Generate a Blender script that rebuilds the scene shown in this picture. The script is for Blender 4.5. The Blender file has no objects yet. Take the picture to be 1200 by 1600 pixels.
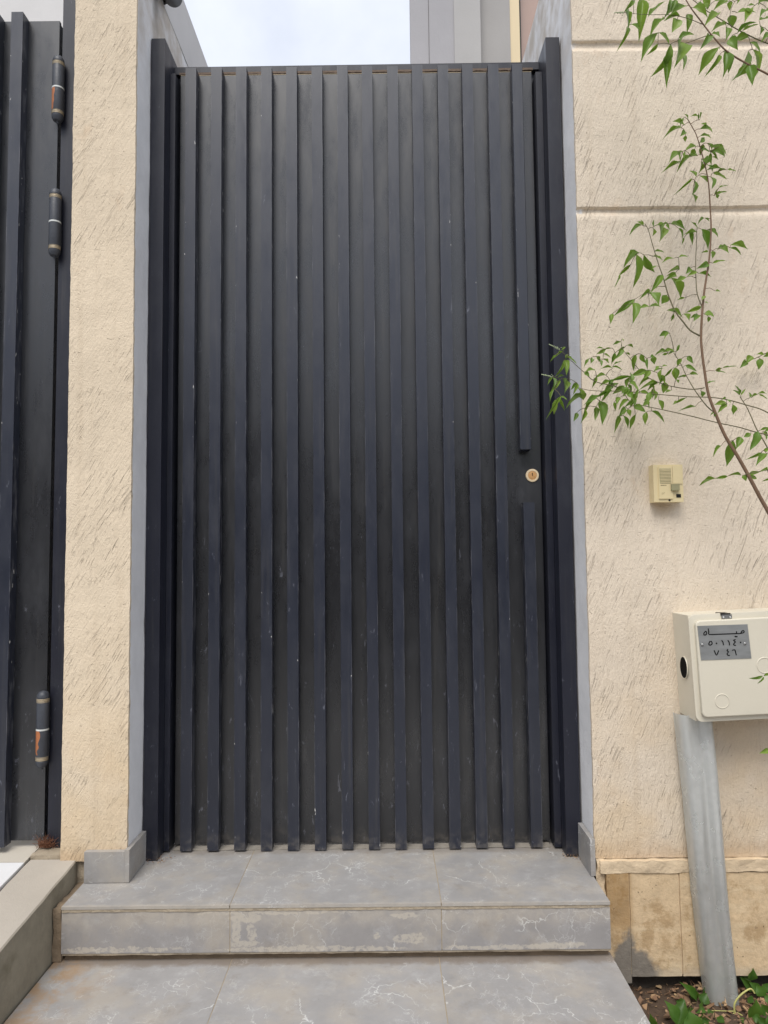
import bpy, bmesh, math, random
from mathutils import Vector, Matrix, noise
random.seed(11)
S = 1.25                      # the measurements below are in units of 1.25 m
R = math.radians
scn = bpy.context.scene
COL = scn.collection

# ------------------------------------------------------------------ camera
cam_data = bpy.data.cameras.new('camera')
cam = bpy.data.objects.new('camera', cam_data)
COL.objects.link(cam)
yaw, pitch, roll = R(-0.11), R(3.62), R(-0.6)
fw = Vector((math.sin(yaw) * math.cos(pitch), math.cos(yaw) * math.cos(pitch), math.sin(pitch)))
rt = Vector((math.cos(yaw), -math.sin(yaw), 0))
up = rt.cross(fw)
rt2 = rt * math.cos(roll) + up * math.sin(roll)
up2 = -rt * math.sin(roll) + up * math.cos(roll)
m = Matrix((rt2, up2, -fw)).transposed().to_4x4()
m.translation = Vector((0.059, -1.946, 0.782)) * S
cam.matrix_world = m
cam_data.sensor_fit = 'VERTICAL'
cam_data.sensor_height = 36.0
cam_data.lens = 36.0 * 1110 / 1600
cam_data.clip_start = 0.02
cam_data.clip_end = 500
scn.camera = cam

# ------------------------------------------------------------------ sky, sun, exposure
SUN_EL, SUN_AZ = 57.0, 194.0          # azimuth clockwise from +Y, the sun stands behind the camera
world = bpy.data.worlds.new('World')
scn.world = world
world.use_nodes = True
wn = world.node_tree
wn.nodes.clear()
out = wn.nodes.new('ShaderNodeOutputWorld')
bg = wn.nodes.new('ShaderNodeBackground')
sky = wn.nodes.new('ShaderNodeTexSky')
sky.sky_type = 'NISHITA'
sky.sun_disc = False
sky.sun_elevation = R(SUN_EL)
sky.sun_rotation = R(SUN_AZ)
sky.dust_density = 2.0
tc = wn.nodes.new('ShaderNodeTexCoord')
cn = wn.nodes.new('ShaderNodeTexNoise')
cn.inputs['Scale'].default_value = 3.2
cn.inputs['Detail'].default_value = 7
cn.inputs['Roughness'].default_value = 0.55
wn.links.new(tc.outputs['Generated'], cn.inputs['Vector'])
cr = wn.nodes.new('ShaderNodeValToRGB')
cr.color_ramp.elements[0].position = 0.30
cr.color_ramp.elements[0].color = (0.62, 0.62, 0.62, 1)
cr.color_ramp.elements[1].position = 0.68
cr.color_ramp.elements[1].color = (0.97, 0.97, 0.97, 1)
wn.links.new(cn.outputs['Fac'], cr.inputs['Fac'])
mx = wn.nodes.new('ShaderNodeMix')
mx.data_type = 'RGBA'
mx.inputs[7].default_value = (6.0, 6.25, 6.85, 1)
wn.links.new(cr.outputs['Color'], mx.inputs[0])
wn.links.new(sky.outputs['Color'], mx.inputs[6])
wn.links.new(mx.outputs[2], bg.inputs['Color'])
bg.inputs['Strength'].default_value = 0.10
wn.links.new(bg.outputs['Background'], out.inputs['Surface'])

sun_data = bpy.data.lights.new('sun', 'SUN')
sun_data.energy = 1.5
sun_data.angle = R(28)
sun_data.color = (1.0, 0.96, 0.9)
sun = bpy.data.objects.new('sun', sun_data)
COL.objects.link(sun)
sd = Vector((math.sin(R(SUN_AZ)) * math.cos(R(SUN_EL)), math.cos(R(SUN_AZ)) * math.cos(R(SUN_EL)), math.sin(R(SUN_EL))))
sun.rotation_euler = sd.to_track_quat('Z', 'Y').to_euler()
sun.location = sd * 30

scn.view_settings.view_transform = 'Standard'
scn.view_settings.look = 'None'
scn.view_settings.exposure = 0.80
scn.view_settings.gamma = 1.0
scn.view_settings.use_curve_mapping = False

# ------------------------------------------------------------------ node helper
class Mat:
    def __init__(s, name):
        s.m = bpy.data.materials.new(name)
        s.m.use_nodes = True
        s.t = s.m.node_tree
        s.p = s.t.nodes['Principled BSDF']
        s._pos = None
    def n(s, typ, ins=None, **kw):
        nd = s.t.nodes.new(typ)
        for k, v in kw.items(): setattr(nd, k, v)
        for k, v in (ins or {}).items(): s.put(nd.inputs[k], v)
        return nd
    def put(s, sock, v):
        if isinstance(v, bpy.types.NodeSocket): s.t.links.new(v, sock)
        elif isinstance(v, tuple) and len(v) == 3 and sock.type == 'RGBA': sock.default_value = (*v, 1)
        else: sock.default_value = v
    def pos(s):
        if s._pos is None:
            g = s.n('ShaderNodeNewGeometry')
            s.geo = g
            s._pos = s.vm('MULTIPLY', g.outputs['Position'], (0.8, 0.8, 0.8))
        return s._pos
    def vm(s, op, a, b=(0, 0, 0)):
        return s.n('ShaderNodeVectorMath', {0: a, 1: b}, operation=op).outputs[0]
    def ma(s, op, a, b=0.0, c=0.0, clamp=False):
        return s.n('ShaderNodeMath', {0: a, 1: b, 2: c}, operation=op, use_clamp=clamp).outputs[0]
    def sep(s, v):
        nd = s.n('ShaderNodeSeparateXYZ', {0: v}); return nd.outputs
    def comb(s, x=0.0, y=0.0, z=0.0):
        return s.n('ShaderNodeCombineXYZ', {0: x, 1: y, 2: z}).outputs[0]
    def noise(s, v, scale, detail=3.0, rough=0.55, dist=0.0, col=False):
        nd = s.n('ShaderNodeTexNoise', {'Vector': v, 'Scale': scale, 'Detail': detail, 'Roughness': rough, 'Distortion': dist})
        return nd.outputs['Color' if col else 'Fac']
    def step(s, v, a, b, lo=0.0, hi=1.0):
        return s.n('ShaderNodeMapRange', {0: v, 1: a, 2: b, 3: lo, 4: hi}, interpolation_type='SMOOTHSTEP').outputs[0]
    def mix(s, f, a, b, blend='MIX'):
        nd = s.n('ShaderNodeMix', None, data_type='RGBA', blend_type=blend)
        s.put(nd.inputs[0], f); s.put(nd.inputs[6], a); s.put(nd.inputs[7], b)
        return nd.outputs[2]
    def bump(s, h, strength=0.5, dist=0.003, normal=None):
        ins = {'Height': h, 'Strength': strength, 'Distance': dist}
        if normal is not None: ins['Normal'] = normal
        return s.n('ShaderNodeBump', ins).outputs[0]
    def rnd(s):
        return s.n('ShaderNodeObjectInfo').outputs['Random']
    def vary(s, base, amt, scale):
        f = s.noise(s.pos(), scale, 4)
        k = s.ma('MULTIPLY_ADD', f, 2 * amt, 1 - amt)
        return s.mix(1.0, base, s.comb(k, k, k), 'MULTIPLY')
    def done(s, color=None, rough=None, normal=None, metal=None, spec=None):
        if color is not None: s.put(s.p.inputs['Base Color'], color)
        if rough is not None: s.put(s.p.inputs['Roughness'], rough)
        if normal is not None: s.put(s.p.inputs['Normal'], normal)
        if metal is not None: s.put(s.p.inputs['Metallic'], metal)
        if spec is not None: s.put(s.p.inputs['Specular IOR Level'], spec)
        return s.m

CREAM = (0.70, 0.588, 0.442)
GREY = (0.78, 0.775, 0.775)
WY = -0.159                    # front face of the street wall

def scratch(q, p, tilt, amount, side=1):
    """trowel scratches: returns a groove height and a mask, in the plane of the wall"""
    x, y, z = q.sep(p)[0:3]
    w = q.noise(p, 3.0, 2, col=True)
    wx = q.ma('MULTIPLY_ADD', q.sep(w)[0], 0.05, x)
    st, ct = math.sin(R(tilt)), math.cos(R(tilt))
    u = q.ma('ADD', q.ma('MULTIPLY', wx, st), q.ma('MULTIPLY', z, ct))
    v = q.ma('SUBTRACT', q.ma('MULTIPLY', wx, ct), q.ma('MULTIPLY', z, st))
    def layer(fv, fu, lo, hi, off):
        n_ = q.noise(q.comb(q.ma('MULTIPLY', v, fv), q.ma('MULTIPLY_ADD', u, fu, off), q.ma('MULTIPLY', y, 20)), 1.0, 1.0, 0.5)
        return q.step(n_, lo, hi)
    ga = layer(190, 7 if side > 0 else 9, 0.69, 0.725, 0.0)
    gc = layer(280, 11, 0.685, 0.73, 3.7)
    gb = layer(400, 26, 0.66, 0.71, 9.1)
    ga = q.ma('MAXIMUM', ga, q.ma('MULTIPLY', gc, 0.8))
    mk = q.step(q.noise(p, 8.0, 2), 0.42, 0.60)
    fine = q.noise(q.comb(q.ma('MULTIPLY', v, 300), q.ma('MULTIPLY', u, 7), 0.0), 1.0, 2, 0.6)
    q.fine = fine
    return q.ma('MULTIPLY', q.ma('MAXIMUM', ga, q.ma('MULTIPLY', gb, 0.55)), q.ma('MULTIPLY', mk, amount))

def plaster(name, base, tilt, edge_noise=0.004, grey_inside=True, side=1):
    q = Mat(name)
    p = q.pos()
    x, y, z = q.sep(p)[0:3]
    g = scratch(q, p, tilt, 1.0, side)
    comb = q.noise(q.comb(q.ma('MULTIPLY', x, 260), q.ma('MULTIPLY', y, 60), q.ma('MULTIPLY', z, 16)), 1.0, 2)
    grain = q.ma('MULTIPLY_ADD', q.noise(p, 130, 2, 0.5), 0.9, q.noise(p, 330, 3, 0.65))
    blot = q.noise(p, 14, 4, 0.6)
    speck = q.ma('MULTIPLY_ADD', q.noise(p, 300, 2, 0.6), 0.20, q.ma('MULTIPLY_ADD', q.fine, 0.16, 0.82))
    pits = q.step(q.noise(p, 120, 1), 0.70, 0.76)
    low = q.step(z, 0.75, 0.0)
    k = q.ma('MULTIPLY_ADD', q.noise(p, 4.5, 5, 0.6), 0.26, 0.87)
    c = q.mix(1.0, base, q.comb(k, k, k), 'MULTIPLY')
    c = q.mix(1.0, c, q.comb(speck, speck, speck), 'MULTIPLY')
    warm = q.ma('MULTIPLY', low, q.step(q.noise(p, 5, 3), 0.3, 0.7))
    c = q.mix(q.ma('MULTIPLY', warm, 0.6), c, (0.62, 0.45, 0.25))  # low yellow tint: bounced light put into the colour, plus splashed dirt
    c = q.mix(q.ma('MULTIPLY', q.ma('MAXIMUM', g, q.ma('MULTIPLY', pits, 0.4)), 0.17), c, (0.36, 0.26, 0.17))
    dr = q.noise(q.comb(q.ma('MULTIPLY', x, 34), 0.0, q.ma('MULTIPLY', z, 1.6)), 1.0, 4, 0.6)
    c = q.mix(q.ma('MULTIPLY', q.step(dr, 0.50, 0.74), 0.22), c, (0.44, 0.34, 0.23))
    if side > 0:      # brown patch just below the intercom, fading downward
        dx = q.ma('ABSOLUTE', q.ma('ADD', q.ma('SUBTRACT', x, 0.757), q.ma('MULTIPLY_ADD', q.noise(p, 40, 3), 0.03, -0.015)))
        brown_patch = q.ma('MULTIPLY', q.step(dx, 0.034, 0.008), q.ma('MULTIPLY', q.step(z, 0.862, 0.905), q.step(z, 0.93, 0.91)))
        c = q.mix(q.ma('MULTIPLY', brown_patch, 0.5), c, (0.36, 0.25, 0.13))
    ap = q.step(q.noise(q.vm('MULTIPLY', p, (1, 1, 0.6)), 11, 5, 0.7), 0.60, 0.74)
    c = q.mix(q.ma('MULTIPLY', ap, 0.25), c, (0.55, 0.36, 0.21))
    # broken plaster and rising damp along the foot of the wall
    foot = q.step(q.ma('MULTIPLY_ADD', q.noise(p, 26, 4), 0.09, q.ma('MULTIPLY', z, -1)), -0.06, 0.0)
    c = q.mix(q.ma('MULTIPLY', foot, 0.5), c, (0.50, 0.35, 0.21))
    h = q.ma('MULTIPLY_ADD', g, -1.25, q.ma('MULTIPLY', q.fine, 0.45))
    h = q.ma('MULTIPLY_ADD', comb, q.ma('MULTIPLY_ADD', low, 0.5, 0.28), h)
    h = q.ma('MULTIPLY_ADD', grain, 0.42, h)
    h = q.ma('MULTIPLY_ADD', blot, 0.9, h)
    h = q.ma('MULTIPLY_ADD', pits, -0.6, h)
    nb = q.bump(h, 0.9, 0.0048)
    if grey_inside:
        e = q.ma('MULTIPLY_ADD', q.noise(p, 45, 3), 2 * edge_noise * 2, -2 * edge_noise)
        f = q.ma('MULTIPLY', q.step(q.ma('ADD', y, e), WY + 0.006, WY + 0.011), q.step(x, 0.585, 0.578) if side > 0 else q.step(x, -0.600, -0.592))
        kg = q.ma('MULTIPLY_ADD', q.noise(p, 8, 5, 0.65), 0.36, 0.82)
        gr = q.mix(1.0, GREY, q.comb(kg, kg, kg), 'MULTIPLY')
        # brown blotches and a run of dirt high on the inner face
        up_ = q.step(z, 1.95, 2.35)
        gr = q.mix(q.ma('MULTIPLY', up_, q.step(q.noise(p, 9, 4), 0.35, 0.65)), gr, (0.52, 0.47, 0.41))
        run = q.ma('MULTIPLY', q.step(q.ma('ABSOLUTE', q.ma('SUBTRACT', y, q.ma('MULTIPLY_ADD', q.noise(p, 20, 2), 0.05, -0.035))), 0.045, 0.0), q.step(z, 2.22, 2.42))
        run = q.ma('MULTIPLY', run, q.step(x, 0.0, -0.3))
        gr = q.mix(q.ma('MULTIPLY', run, 0.75), gr, (0.09, 0.075, 0.06))
        c = q.mix(f, c, gr)
        hg = q.ma('MULTIPLY_ADD', grain, 0.35, q.ma('MULTIPLY', comb, 0.2))
        n2 = q.bump(hg, 0.6, 0.0035)
        mixn = q.n('ShaderNodeMix', None, data_type='VECTOR')
        q.put(mixn.inputs[0], f); q.put(mixn.inputs[4], nb); q.put(mixn.inputs[5], n2)
        nb = mixn.outputs[1]
    return q.done(c, 0.9, nb, spec=0.25)

def gate_paint(name, base, rough=0.4, chips=True, half=0.0150, spec=0.9):
    q = Mat(name)
    p = q.pos()
    x, y, z = q.sep(p)[0:3]
    k = q.ma('MULTIPLY_ADD', q.noise(q.vm('MULTIPLY', p, (1, 1, 0.25)), 16, 5, 0.65), 0.5, 0.75)
    c = q.mix(1.0, base, q.comb(k, k, k), 'MULTIPLY')
    streak = q.step(q.noise(q.vm('MULTIPLY', p, (60, 60, 2.2)), 1.0, 3, 0.6), 0.52, 0.78)
    c = q.mix(q.ma('MULTIPLY', streak, 0.22), c, (0.085, 0.08, 0.072))
    smudge = q.step(q.noise(q.vm('MULTIPLY', p, (1, 1, 0.5)), 10, 6, 0.72), 0.50, 0.70)
    c = q.mix(q.ma('MULTIPLY', smudge, 0.22), c, (0.055, 0.058, 0.07))
    # dust splashed up from the threshold and scuffs
    dust = q.ma('MULTIPLY', q.step(z, 0.07, 0.0), q.step(q.noise(p, 40, 4, 0.65), 0.40, 0.70))
    c = q.mix(q.ma('MULTIPLY', dust, 0.30), c, (0.25, 0.22, 0.18))
    sc = q.noise(q.vm('MULTIPLY', p, (75, 75, 22)), 1.0, 4, 0.75, 0.8)
    lowz = q.step(z, 1.25, 0.15, 0.0, 0.05)
    scuff = q.step(q.ma('ADD', sc, lowz), 0.68, 0.73)
    c = q.mix(q.ma('MULTIPLY', scuff, 0.45), c, (0.20, 0.21, 0.255))
    if chips:
        ob = q.n('ShaderNodeTexCoord').outputs['Object']
        ox = q.ma('ABSOLUTE', q.sep(ob)[0])
        edge = q.step(ox, half * S - 0.0020, half * S - 0.0006)
        worn = q.step(q.noise(q.vm('MULTIPLY', p, (40, 40, 9)), 1.0, 5, 0.7), 0.48, 0.66)
        c = q.mix(q.ma('MULTIPLY', q.ma('MULTIPLY', edge, worn), 0.40), c, (0.22, 0.22, 0.235))
        ch = q.step(q.noise(q.vm('MULTIPLY', p, (90, 90, 34)), 1.0, 2, 0.6), 0.70, 0.715)
        wide = q.step(ox, half * S - 0.006, half * S - 0.001)
        c = q.mix(q.ma('MULTIPLY', ch, wide), c, (0.6, 0.58, 0.55))
    r = q.ma('MULTIPLY_ADD', q.noise(q.vm('MULTIPLY', p, (1, 1, 0.3)), 20, 6, 0.7), 0.55, rough - 0.27)
    r = q.ma('ADD', r, q.ma('MULTIPLY', dust, 0.3))
    h = q.ma('MULTIPLY_ADD', q.noise(q.vm('MULTIPLY', p, (1, 1, 0.25)), 9, 2), 1.0, q.ma('MULTIPLY', q.noise(p, 300, 2), 0.05))
    return q.done(c, r, q.bump(h, 0.35, 0.004), spec=spec)

SMEARS = ((-0.268, -0.030, 0.036, 0.009), (-0.252, -0.060, 0.012, 0.020), (-0.288, -0.058, 0.010, 0.034), (-0.27, -0.086, 0.034, 0.007), (0.092, -0.0265, 0.034, 0.006), (0.104, -0.077, 0.038, 0.012), (0.030, -0.0705, 0.008, 0.006), (0.44, -0.095, 0.06, 0.007), (-0.12, -0.098, 0.22, 0.006), (0.30, -0.098, 0.12, 0.005), (-0.55, -0.096, 0.14, 0.006), (-0.20, -0.018, 0.2, 0.004))
def marble(name, base=(0.305, 0.296, 0.288), rust=False, dust=0.7, smears=False):
    q = Mat(name)
    rn = q.rnd()
    p0 = q.pos()
    p = q.vm('ADD', p0, q.comb(q.ma('MULTIPLY', rn, 7.3), q.ma('MULTIPLY', rn, 3.1), q.ma('MULTIPLY', rn, 5.7)))
    w = q.vm('MULTIPLY', q.vm('SUBTRACT', q.noise(p, 9, 4, 0.65, col=True), (0.5, 0.5, 0.5)), (0.085, 0.085, 0.085))
    w2 = q.vm('MULTIPLY', q.vm('SUBTRACT', q.noise(p, 45, 3, 0.6, col=True), (0.5, 0.5, 0.5)), (0.022, 0.022, 0.022))
    pw = q.vm('MULTIPLY', q.vm('ADD', q.vm('ADD', p, w), w2), (1.0, 0.7, 1.0))
    def veins(scale, width):
        vo = q.n('ShaderNodeTexVoronoi', {'Vector': pw, 'Scale': scale}, feature='DISTANCE_TO_EDGE').outputs['Distance']
        return q.step(vo, width, 0.0)
    v1 = q.ma('MULTIPLY', veins(9, 0.013), q.step(q.noise(p, 8, 3), 0.50, 0.60))
    v2 = q.ma('MULTIPLY', veins(24, 0.020), q.step(q.noise(p, 11, 3), 0.53, 0.63))
    v3 = q.ma('MULTIPLY', veins(55, 0.035), q.step(q.noise(p, 13, 3), 0.54, 0.66))
    v = q.ma('MAXIMUM', q.ma('MAXIMUM', v1, q.ma('MULTIPLY', v2, 0.8)), q.ma('MULTIPLY', v3, 0.55))
    k = q.ma('MULTIPLY_ADD', q.noise(p, 11, 6, 0.65), 0.5, 0.75)
    k = q.ma('MULTIPLY', k, q.ma('MULTIPLY_ADD', rn, 0.12, 0.94))
    c = q.mix(1.0, base, q.comb(k, k, k), 'MULTIPLY')
    c = q.mix(q.ma('MULTIPLY', v, 0.75), c, (0.66, 0.66, 0.64))
    cl = q.step(q.noise(p, 26, 5, 0.7), 0.48, 0.72)
    c = q.mix(q.ma('MULTIPLY', cl, 0.28), c, (0.46, 0.455, 0.45))
    d = q.step(q.noise(p0, 8, 5, 0.65), 0.42, 0.70)
    c = q.mix(q.ma('MULTIPLY', d, dust * 0.7), c, (0.42, 0.37, 0.30))
    dk = q.step(q.noise(p0, 17, 5, 0.7), 0.55, 0.72)
    c = q.mix(q.ma('MULTIPLY', dk, 0.35), c, (0.22, 0.185, 0.15))
    sp = q.step(q.noise(p0, 210, 2), 0.66, 0.74)
    c = q.mix(q.ma('MULTIPLY', sp, 0.28), c, (0.15, 0.135, 0.12))
    py_, pz_ = q.sep(p0)[1], q.sep(p0)[2]
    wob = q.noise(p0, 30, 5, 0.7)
    lip = q.ma('MULTIPLY', q.step(q.ma('MULTIPLY_ADD', wob, 0.030, py_), -0.262, -0.278), q.step(pz_, -0.06, -0.03))
    c = q.mix(q.ma('MULTIPLY', lip, 0.55), c, (0.47, 0.42, 0.35))
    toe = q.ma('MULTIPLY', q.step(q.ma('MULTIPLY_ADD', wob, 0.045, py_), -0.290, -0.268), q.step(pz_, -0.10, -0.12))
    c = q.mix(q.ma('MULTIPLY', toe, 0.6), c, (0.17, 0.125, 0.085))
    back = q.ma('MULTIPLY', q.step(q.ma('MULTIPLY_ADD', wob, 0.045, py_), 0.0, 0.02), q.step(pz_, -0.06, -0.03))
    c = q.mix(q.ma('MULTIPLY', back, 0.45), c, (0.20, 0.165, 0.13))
    if rust:
        x, y, z = q.sep(p0)[0:3]
        ed = q.step(q.ma('MULTIPLY_ADD', q.noise(p0, 14, 5, 0.7), 0.30, x), -0.37, -0.56)
        bl = q.step(q.noise(p0, 17, 4, 0.65), 0.40, 0.60)
        c = q.mix(q.ma('MULTIPLY', q.ma('MULTIPLY', ed, bl), 0.75), c, (0.34, 0.215, 0.11))
    if smears:
        x, y, z = q.sep(p0)[0:3]
        wn_ = q.noise(p0, 45, 5, 0.7, col=True)
        wx = q.ma('MULTIPLY_ADD', q.sep(wn_)[0], 0.030, q.ma('ADD', x, -0.015))
        wz = q.ma('MULTIPLY_ADD', q.sep(wn_)[1], 0.026, q.ma('ADD', z, -0.013))
        tot = None
        for cx, cz, w_, h_ in SMEARS:
            a = q.ma('DIVIDE', q.ma('SUBTRACT', wx, cx), w_); b = q.ma('DIVIDE', q.ma('SUBTRACT', wz, cz), h_)
            mk = q.step(q.ma('ADD', q.ma('MULTIPLY', a, a), q.ma('MULTIPLY', b, b)), 1.15, 0.75)
            tot = mk if tot is None else q.ma('MAXIMUM', tot, mk)
        tot = q.ma('MULTIPLY', tot, q.step(q.noise(p0, 70, 4, 0.7), 0.36, 0.52))
        c = q.mix(q.ma('MULTIPLY', tot, 0.6), c, (0.52, 0.47, 0.39))
    h = q.ma('MULTIPLY_ADD', q.noise(p, 60, 4), 0.5, q.ma('MULTIPLY', v, 0.15))
    r = q.ma('MULTIPLY_ADD', q.noise(p0, 20, 4), 0.3, 0.42)
    return q.done(c, r, q.bump(h, 0.25, 0.002), spec=0.4)

def simple(name, col, rough=0.6, amt=0.12, scale=20, bstr=0.2, bscale=80, bdist=0.002, metal=0.0, spec=0.5):
    q = Mat(name)
    return q.done(q.vary(col, amt, scale), rough, q.bump(q.noise(q.pos(), bscale, 3), bstr, bdist), metal, spec)

M = {}
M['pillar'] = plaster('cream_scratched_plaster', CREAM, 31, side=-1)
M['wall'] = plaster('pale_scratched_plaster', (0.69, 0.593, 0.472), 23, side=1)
M['coping'] = simple('smooth_grey_render', (0.63, 0.615, 0.60), 0.85, 0.10, 6, 0.3, 120)
M['bar'] = gate_paint('navy_bar_paint', (0.0132, 0.0165, 0.0290), 0.37, spec=0.70)
M['post'] = gate_paint('navy_post_paint', (0.0110, 0.0125, 0.0225), 0.42, chips=False, spec=0.5)
M['sheet'] = gate_paint('charcoal_sheet_paint', (0.0148, 0.0157, 0.0190), 0.31, chips=False, spec=0.9)
M['marble'] = marble('grey_veined_marble')
M['marble_riser'] = marble('smeared_grey_marble', (0.285, 0.272, 0.264), dust=0.75, smears=True)
M['marble_rust'] = marble('stained_grey_marble', rust=True, dust=0.7)
M['mortar'] = simple('beige_mortar', (0.36, 0.30, 0.22), 0.95, 0.3, 40, 0.8, 150, 0.004)
M['smear'] = simple('dry_cement_smear', (0.55, 0.50, 0.42), 0.95, 0.25, 60, 0.6, 160, 0.003)
M['mortar_pale'] = simple('pale_dust', (0.27, 0.245, 0.21), 0.95, 0.3, 40, 0.6, 160, 0.003)
M['core'] = simple('brown_dirty_mortar', (0.22, 0.165, 0.11), 0.95, 0.35, 30, 0.8, 120, 0.004)

def concrete():
    q = Mat('weathered_kerb_concrete')
    p = q.pos()
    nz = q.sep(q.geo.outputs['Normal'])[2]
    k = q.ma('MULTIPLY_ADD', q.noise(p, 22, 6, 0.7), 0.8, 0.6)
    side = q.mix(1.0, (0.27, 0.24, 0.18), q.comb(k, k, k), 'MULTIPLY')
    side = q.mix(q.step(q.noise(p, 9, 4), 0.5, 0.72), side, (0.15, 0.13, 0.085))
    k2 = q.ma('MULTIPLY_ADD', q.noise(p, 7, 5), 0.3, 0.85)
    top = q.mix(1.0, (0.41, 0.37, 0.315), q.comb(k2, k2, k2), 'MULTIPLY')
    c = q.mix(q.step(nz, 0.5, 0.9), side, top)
    h = q.noise(p, 110, 5, 0.7)
    return q.done(c, 0.92, q.bump(h, 0.5, 0.003), spec=0.25)
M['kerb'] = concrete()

def stone():
    q = Mat('stained_tan_stone')
    p = q.pos()
    x, y, z = q.sep(p)[0:3]
    k = q.ma('MULTIPLY_ADD', q.noise(p, 18, 6, 0.7), 0.6, 0.7)
    k = q.ma('MULTIPLY', k, q.ma('MULTIPLY_ADD', q.noise(p, 120, 3, 0.7), 0.5, 0.75))
    c = q.mix(1.0, (0.62, 0.47, 0.295), q.comb(k, k, k), 'MULTIPLY')
    layer = q.noise(q.vm('MULTIPLY', p, (5, 5, 26)), 1.0, 4, 0.6)
    c = q.mix(q.ma('MULTIPLY', q.step(layer, 0.45, 0.65), 0.6), c, (0.70, 0.56, 0.37))
    c = q.mix(q.ma('MULTIPLY', q.step(q.noise(p, 13, 6, 0.75), 0.49, 0.62), 0.65), c, (0.38, 0.25, 0.125))
    br = q.ma('MULTIPLY', q.step(x, 0.655, 0.635), q.step(z, -0.16, -0.10))
    c = q.mix(q.ma('MULTIPLY', br, 0.65), c, q.mix(q.noise(p, 24, 4), (0.15, 0.085, 0.03), (0.46, 0.27, 0.10)))
    sp = q.ma('MULTIPLY', q.step(q.noise(p, 120, 3, 0.65), 0.63, 0.69), q.step(q.noise(p, 16, 3), 0.50, 0.62))
    c = q.mix(q.ma('MULTIPLY', sp, 0.75), c, (0.12, 0.08, 0.045))
    # grey cement smeared low in the corner
    dd = q.ma('ADD', q.ma('MULTIPLY', z, 1.0), q.ma('MULTIPLY', q.ma('ABSOLUTE', q.ma('SUBTRACT', x, 0.635)), 1.3))
    cem = q.step(q.ma('MULTIPLY_ADD', q.noise(p, 22, 4, 0.6), 0.12, dd), -0.055, -0.085)
    c = q.mix(q.ma('MULTIPLY', cem, 0.9), c, q.mix(q.noise(p, 30, 4), (0.10, 0.095, 0.09), (0.25, 0.235, 0.21)))
    pale = q.step(q.ma('MULTIPLY_ADD', q.noise(p, 30, 4, 0.6), 0.05, z), -0.178, -0.2)
    c = q.mix(q.ma('MULTIPLY', q.ma('MULTIPLY', pale, q.step(x, 0.69, 0.71)), 0.6), c, (0.55, 0.46, 0.34))
    h = q.ma('ADD', q.noise(p, 60, 5, 0.7), q.ma('MULTIPLY', sp, -0.6))
    h = q.ma('MULTIPLY_ADD', q.noise(p, 18, 4, 0.6), 1.2, h)
    return q.done(c, 0.88, q.bump(h, 0.55, 0.0045), spec=0.2)
M['stone'] = stone()
M['ledge'] = simple('painted_ledge', (0.62, 0.49, 0.33), 0.9, 0.30, 30, 0.8, 70, 0.006)
M['foundation'] = simple('damp_foundation', (0.045, 0.036, 0.028), 0.95, 0.4, 40, 0.9, 90, 0.006)
M['soil'] = simple('dark_garden_soil', (0.075, 0.048, 0.030), 0.95, 0.45, 40, 1.0, 90, 0.006)
M['asphalt'] = simple('street_asphalt', (0.08, 0.077, 0.072), 0.9, 0.2, 3, 0.4, 200)
M['paving'] = simple('pale_yard_paving', (0.52, 0.50, 0.47), 0.85, 0.15, 4, 0.3, 60)
M['floor_beige'] = simple('beige_floor_tile', (0.50, 0.46, 0.39), 0.6, 0.12, 14, 0.2, 60)
M['floor_white'] = simple('white_floor_tile', (0.68, 0.68, 0.68), 0.5, 0.08, 14, 0.2, 60)
M['house'] = simple('lilac_grey_render', (0.38, 0.37, 0.38), 0.88, 0.12, 2.5, 0.4, 70)
M['house_pale'] = simple('pale_grey_render', (0.42, 0.408, 0.395), 0.88, 0.12, 3, 0.4, 70)
M['house_shade'] = simple('shaded_grey_render', (0.36, 0.345, 0.33), 0.88, 0.12, 3, 0.4, 70)  # paler and darker copies of the house render, its shading put into the colour
M['win_frame'] = simple('beige_window_frame', (0.68, 0.55, 0.34), 0.5, 0.05, 6)
M['win_dark'] = simple('black_window_seal', (0.03, 0.025, 0.02), 0.6)
M['win_glass'] = simple('brown_tinted_glass', (0.42, 0.30, 0.25), 0.25, 0.15, 3, 0.0)
M['opp'] = simple('opposite_house_render', (0.27, 0.24, 0.20), 0.9, 0.12, 1.5)
M['opp_glass'] = simple('dark_window_glass', (0.03, 0.035, 0.04), 0.1)
M['cover'] = simple('aged_cream_plastic', (0.66, 0.55, 0.32), 0.45, 0.06, 30, 0.1, 200)
M['button'] = simple('olive_button_plastic', (0.27, 0.25, 0.14), 0.5, 0.15, 60)
M['black'] = simple('black_plastic', (0.010, 0.009, 0.008), 0.5, spec=0.3)
M['ink'] = simple('black_paint', (0.006, 0.006, 0.006), 0.9, spec=0.1)
M['faded_ink'] = simple('faded_print', (0.22, 0.17, 0.09), 0.7)
M['meter'] = simple('cream_meter_plastic', (0.63, 0.585, 0.475), 0.42, 0.05, 9, 0.12, 160)
M['brass'] = simple('worn_ivory_brass', (0.74, 0.60, 0.40), 0.42, 0.2, 120, 0.2, 200)
M['rusty_brass'] = simple('rusty_brass', (0.55, 0.30, 0.12), 0.6, 0.4, 160, 0.4, 300)
M['steel'] = simple('dull_steel', (0.34, 0.34, 0.33), 0.38, 0.15, 60, 0.1, 200, metal=0.8)

def plate():
    q = Mat('brushed_plate')
    p = q.pos()
    k = q.noise(q.vm('MULTIPLY', p, (20, 20, 60)), 1.0, 4, 0.6)
    c = q.mix(k, (0.20, 0.205, 0.20), (0.40, 0.41, 0.41))
    return q.done(c, q.ma('MULTIPLY_ADD', q.noise(p, 30, 3), 0.25, 0.25), metal=0.45)
M['plate'] = plate()

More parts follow.
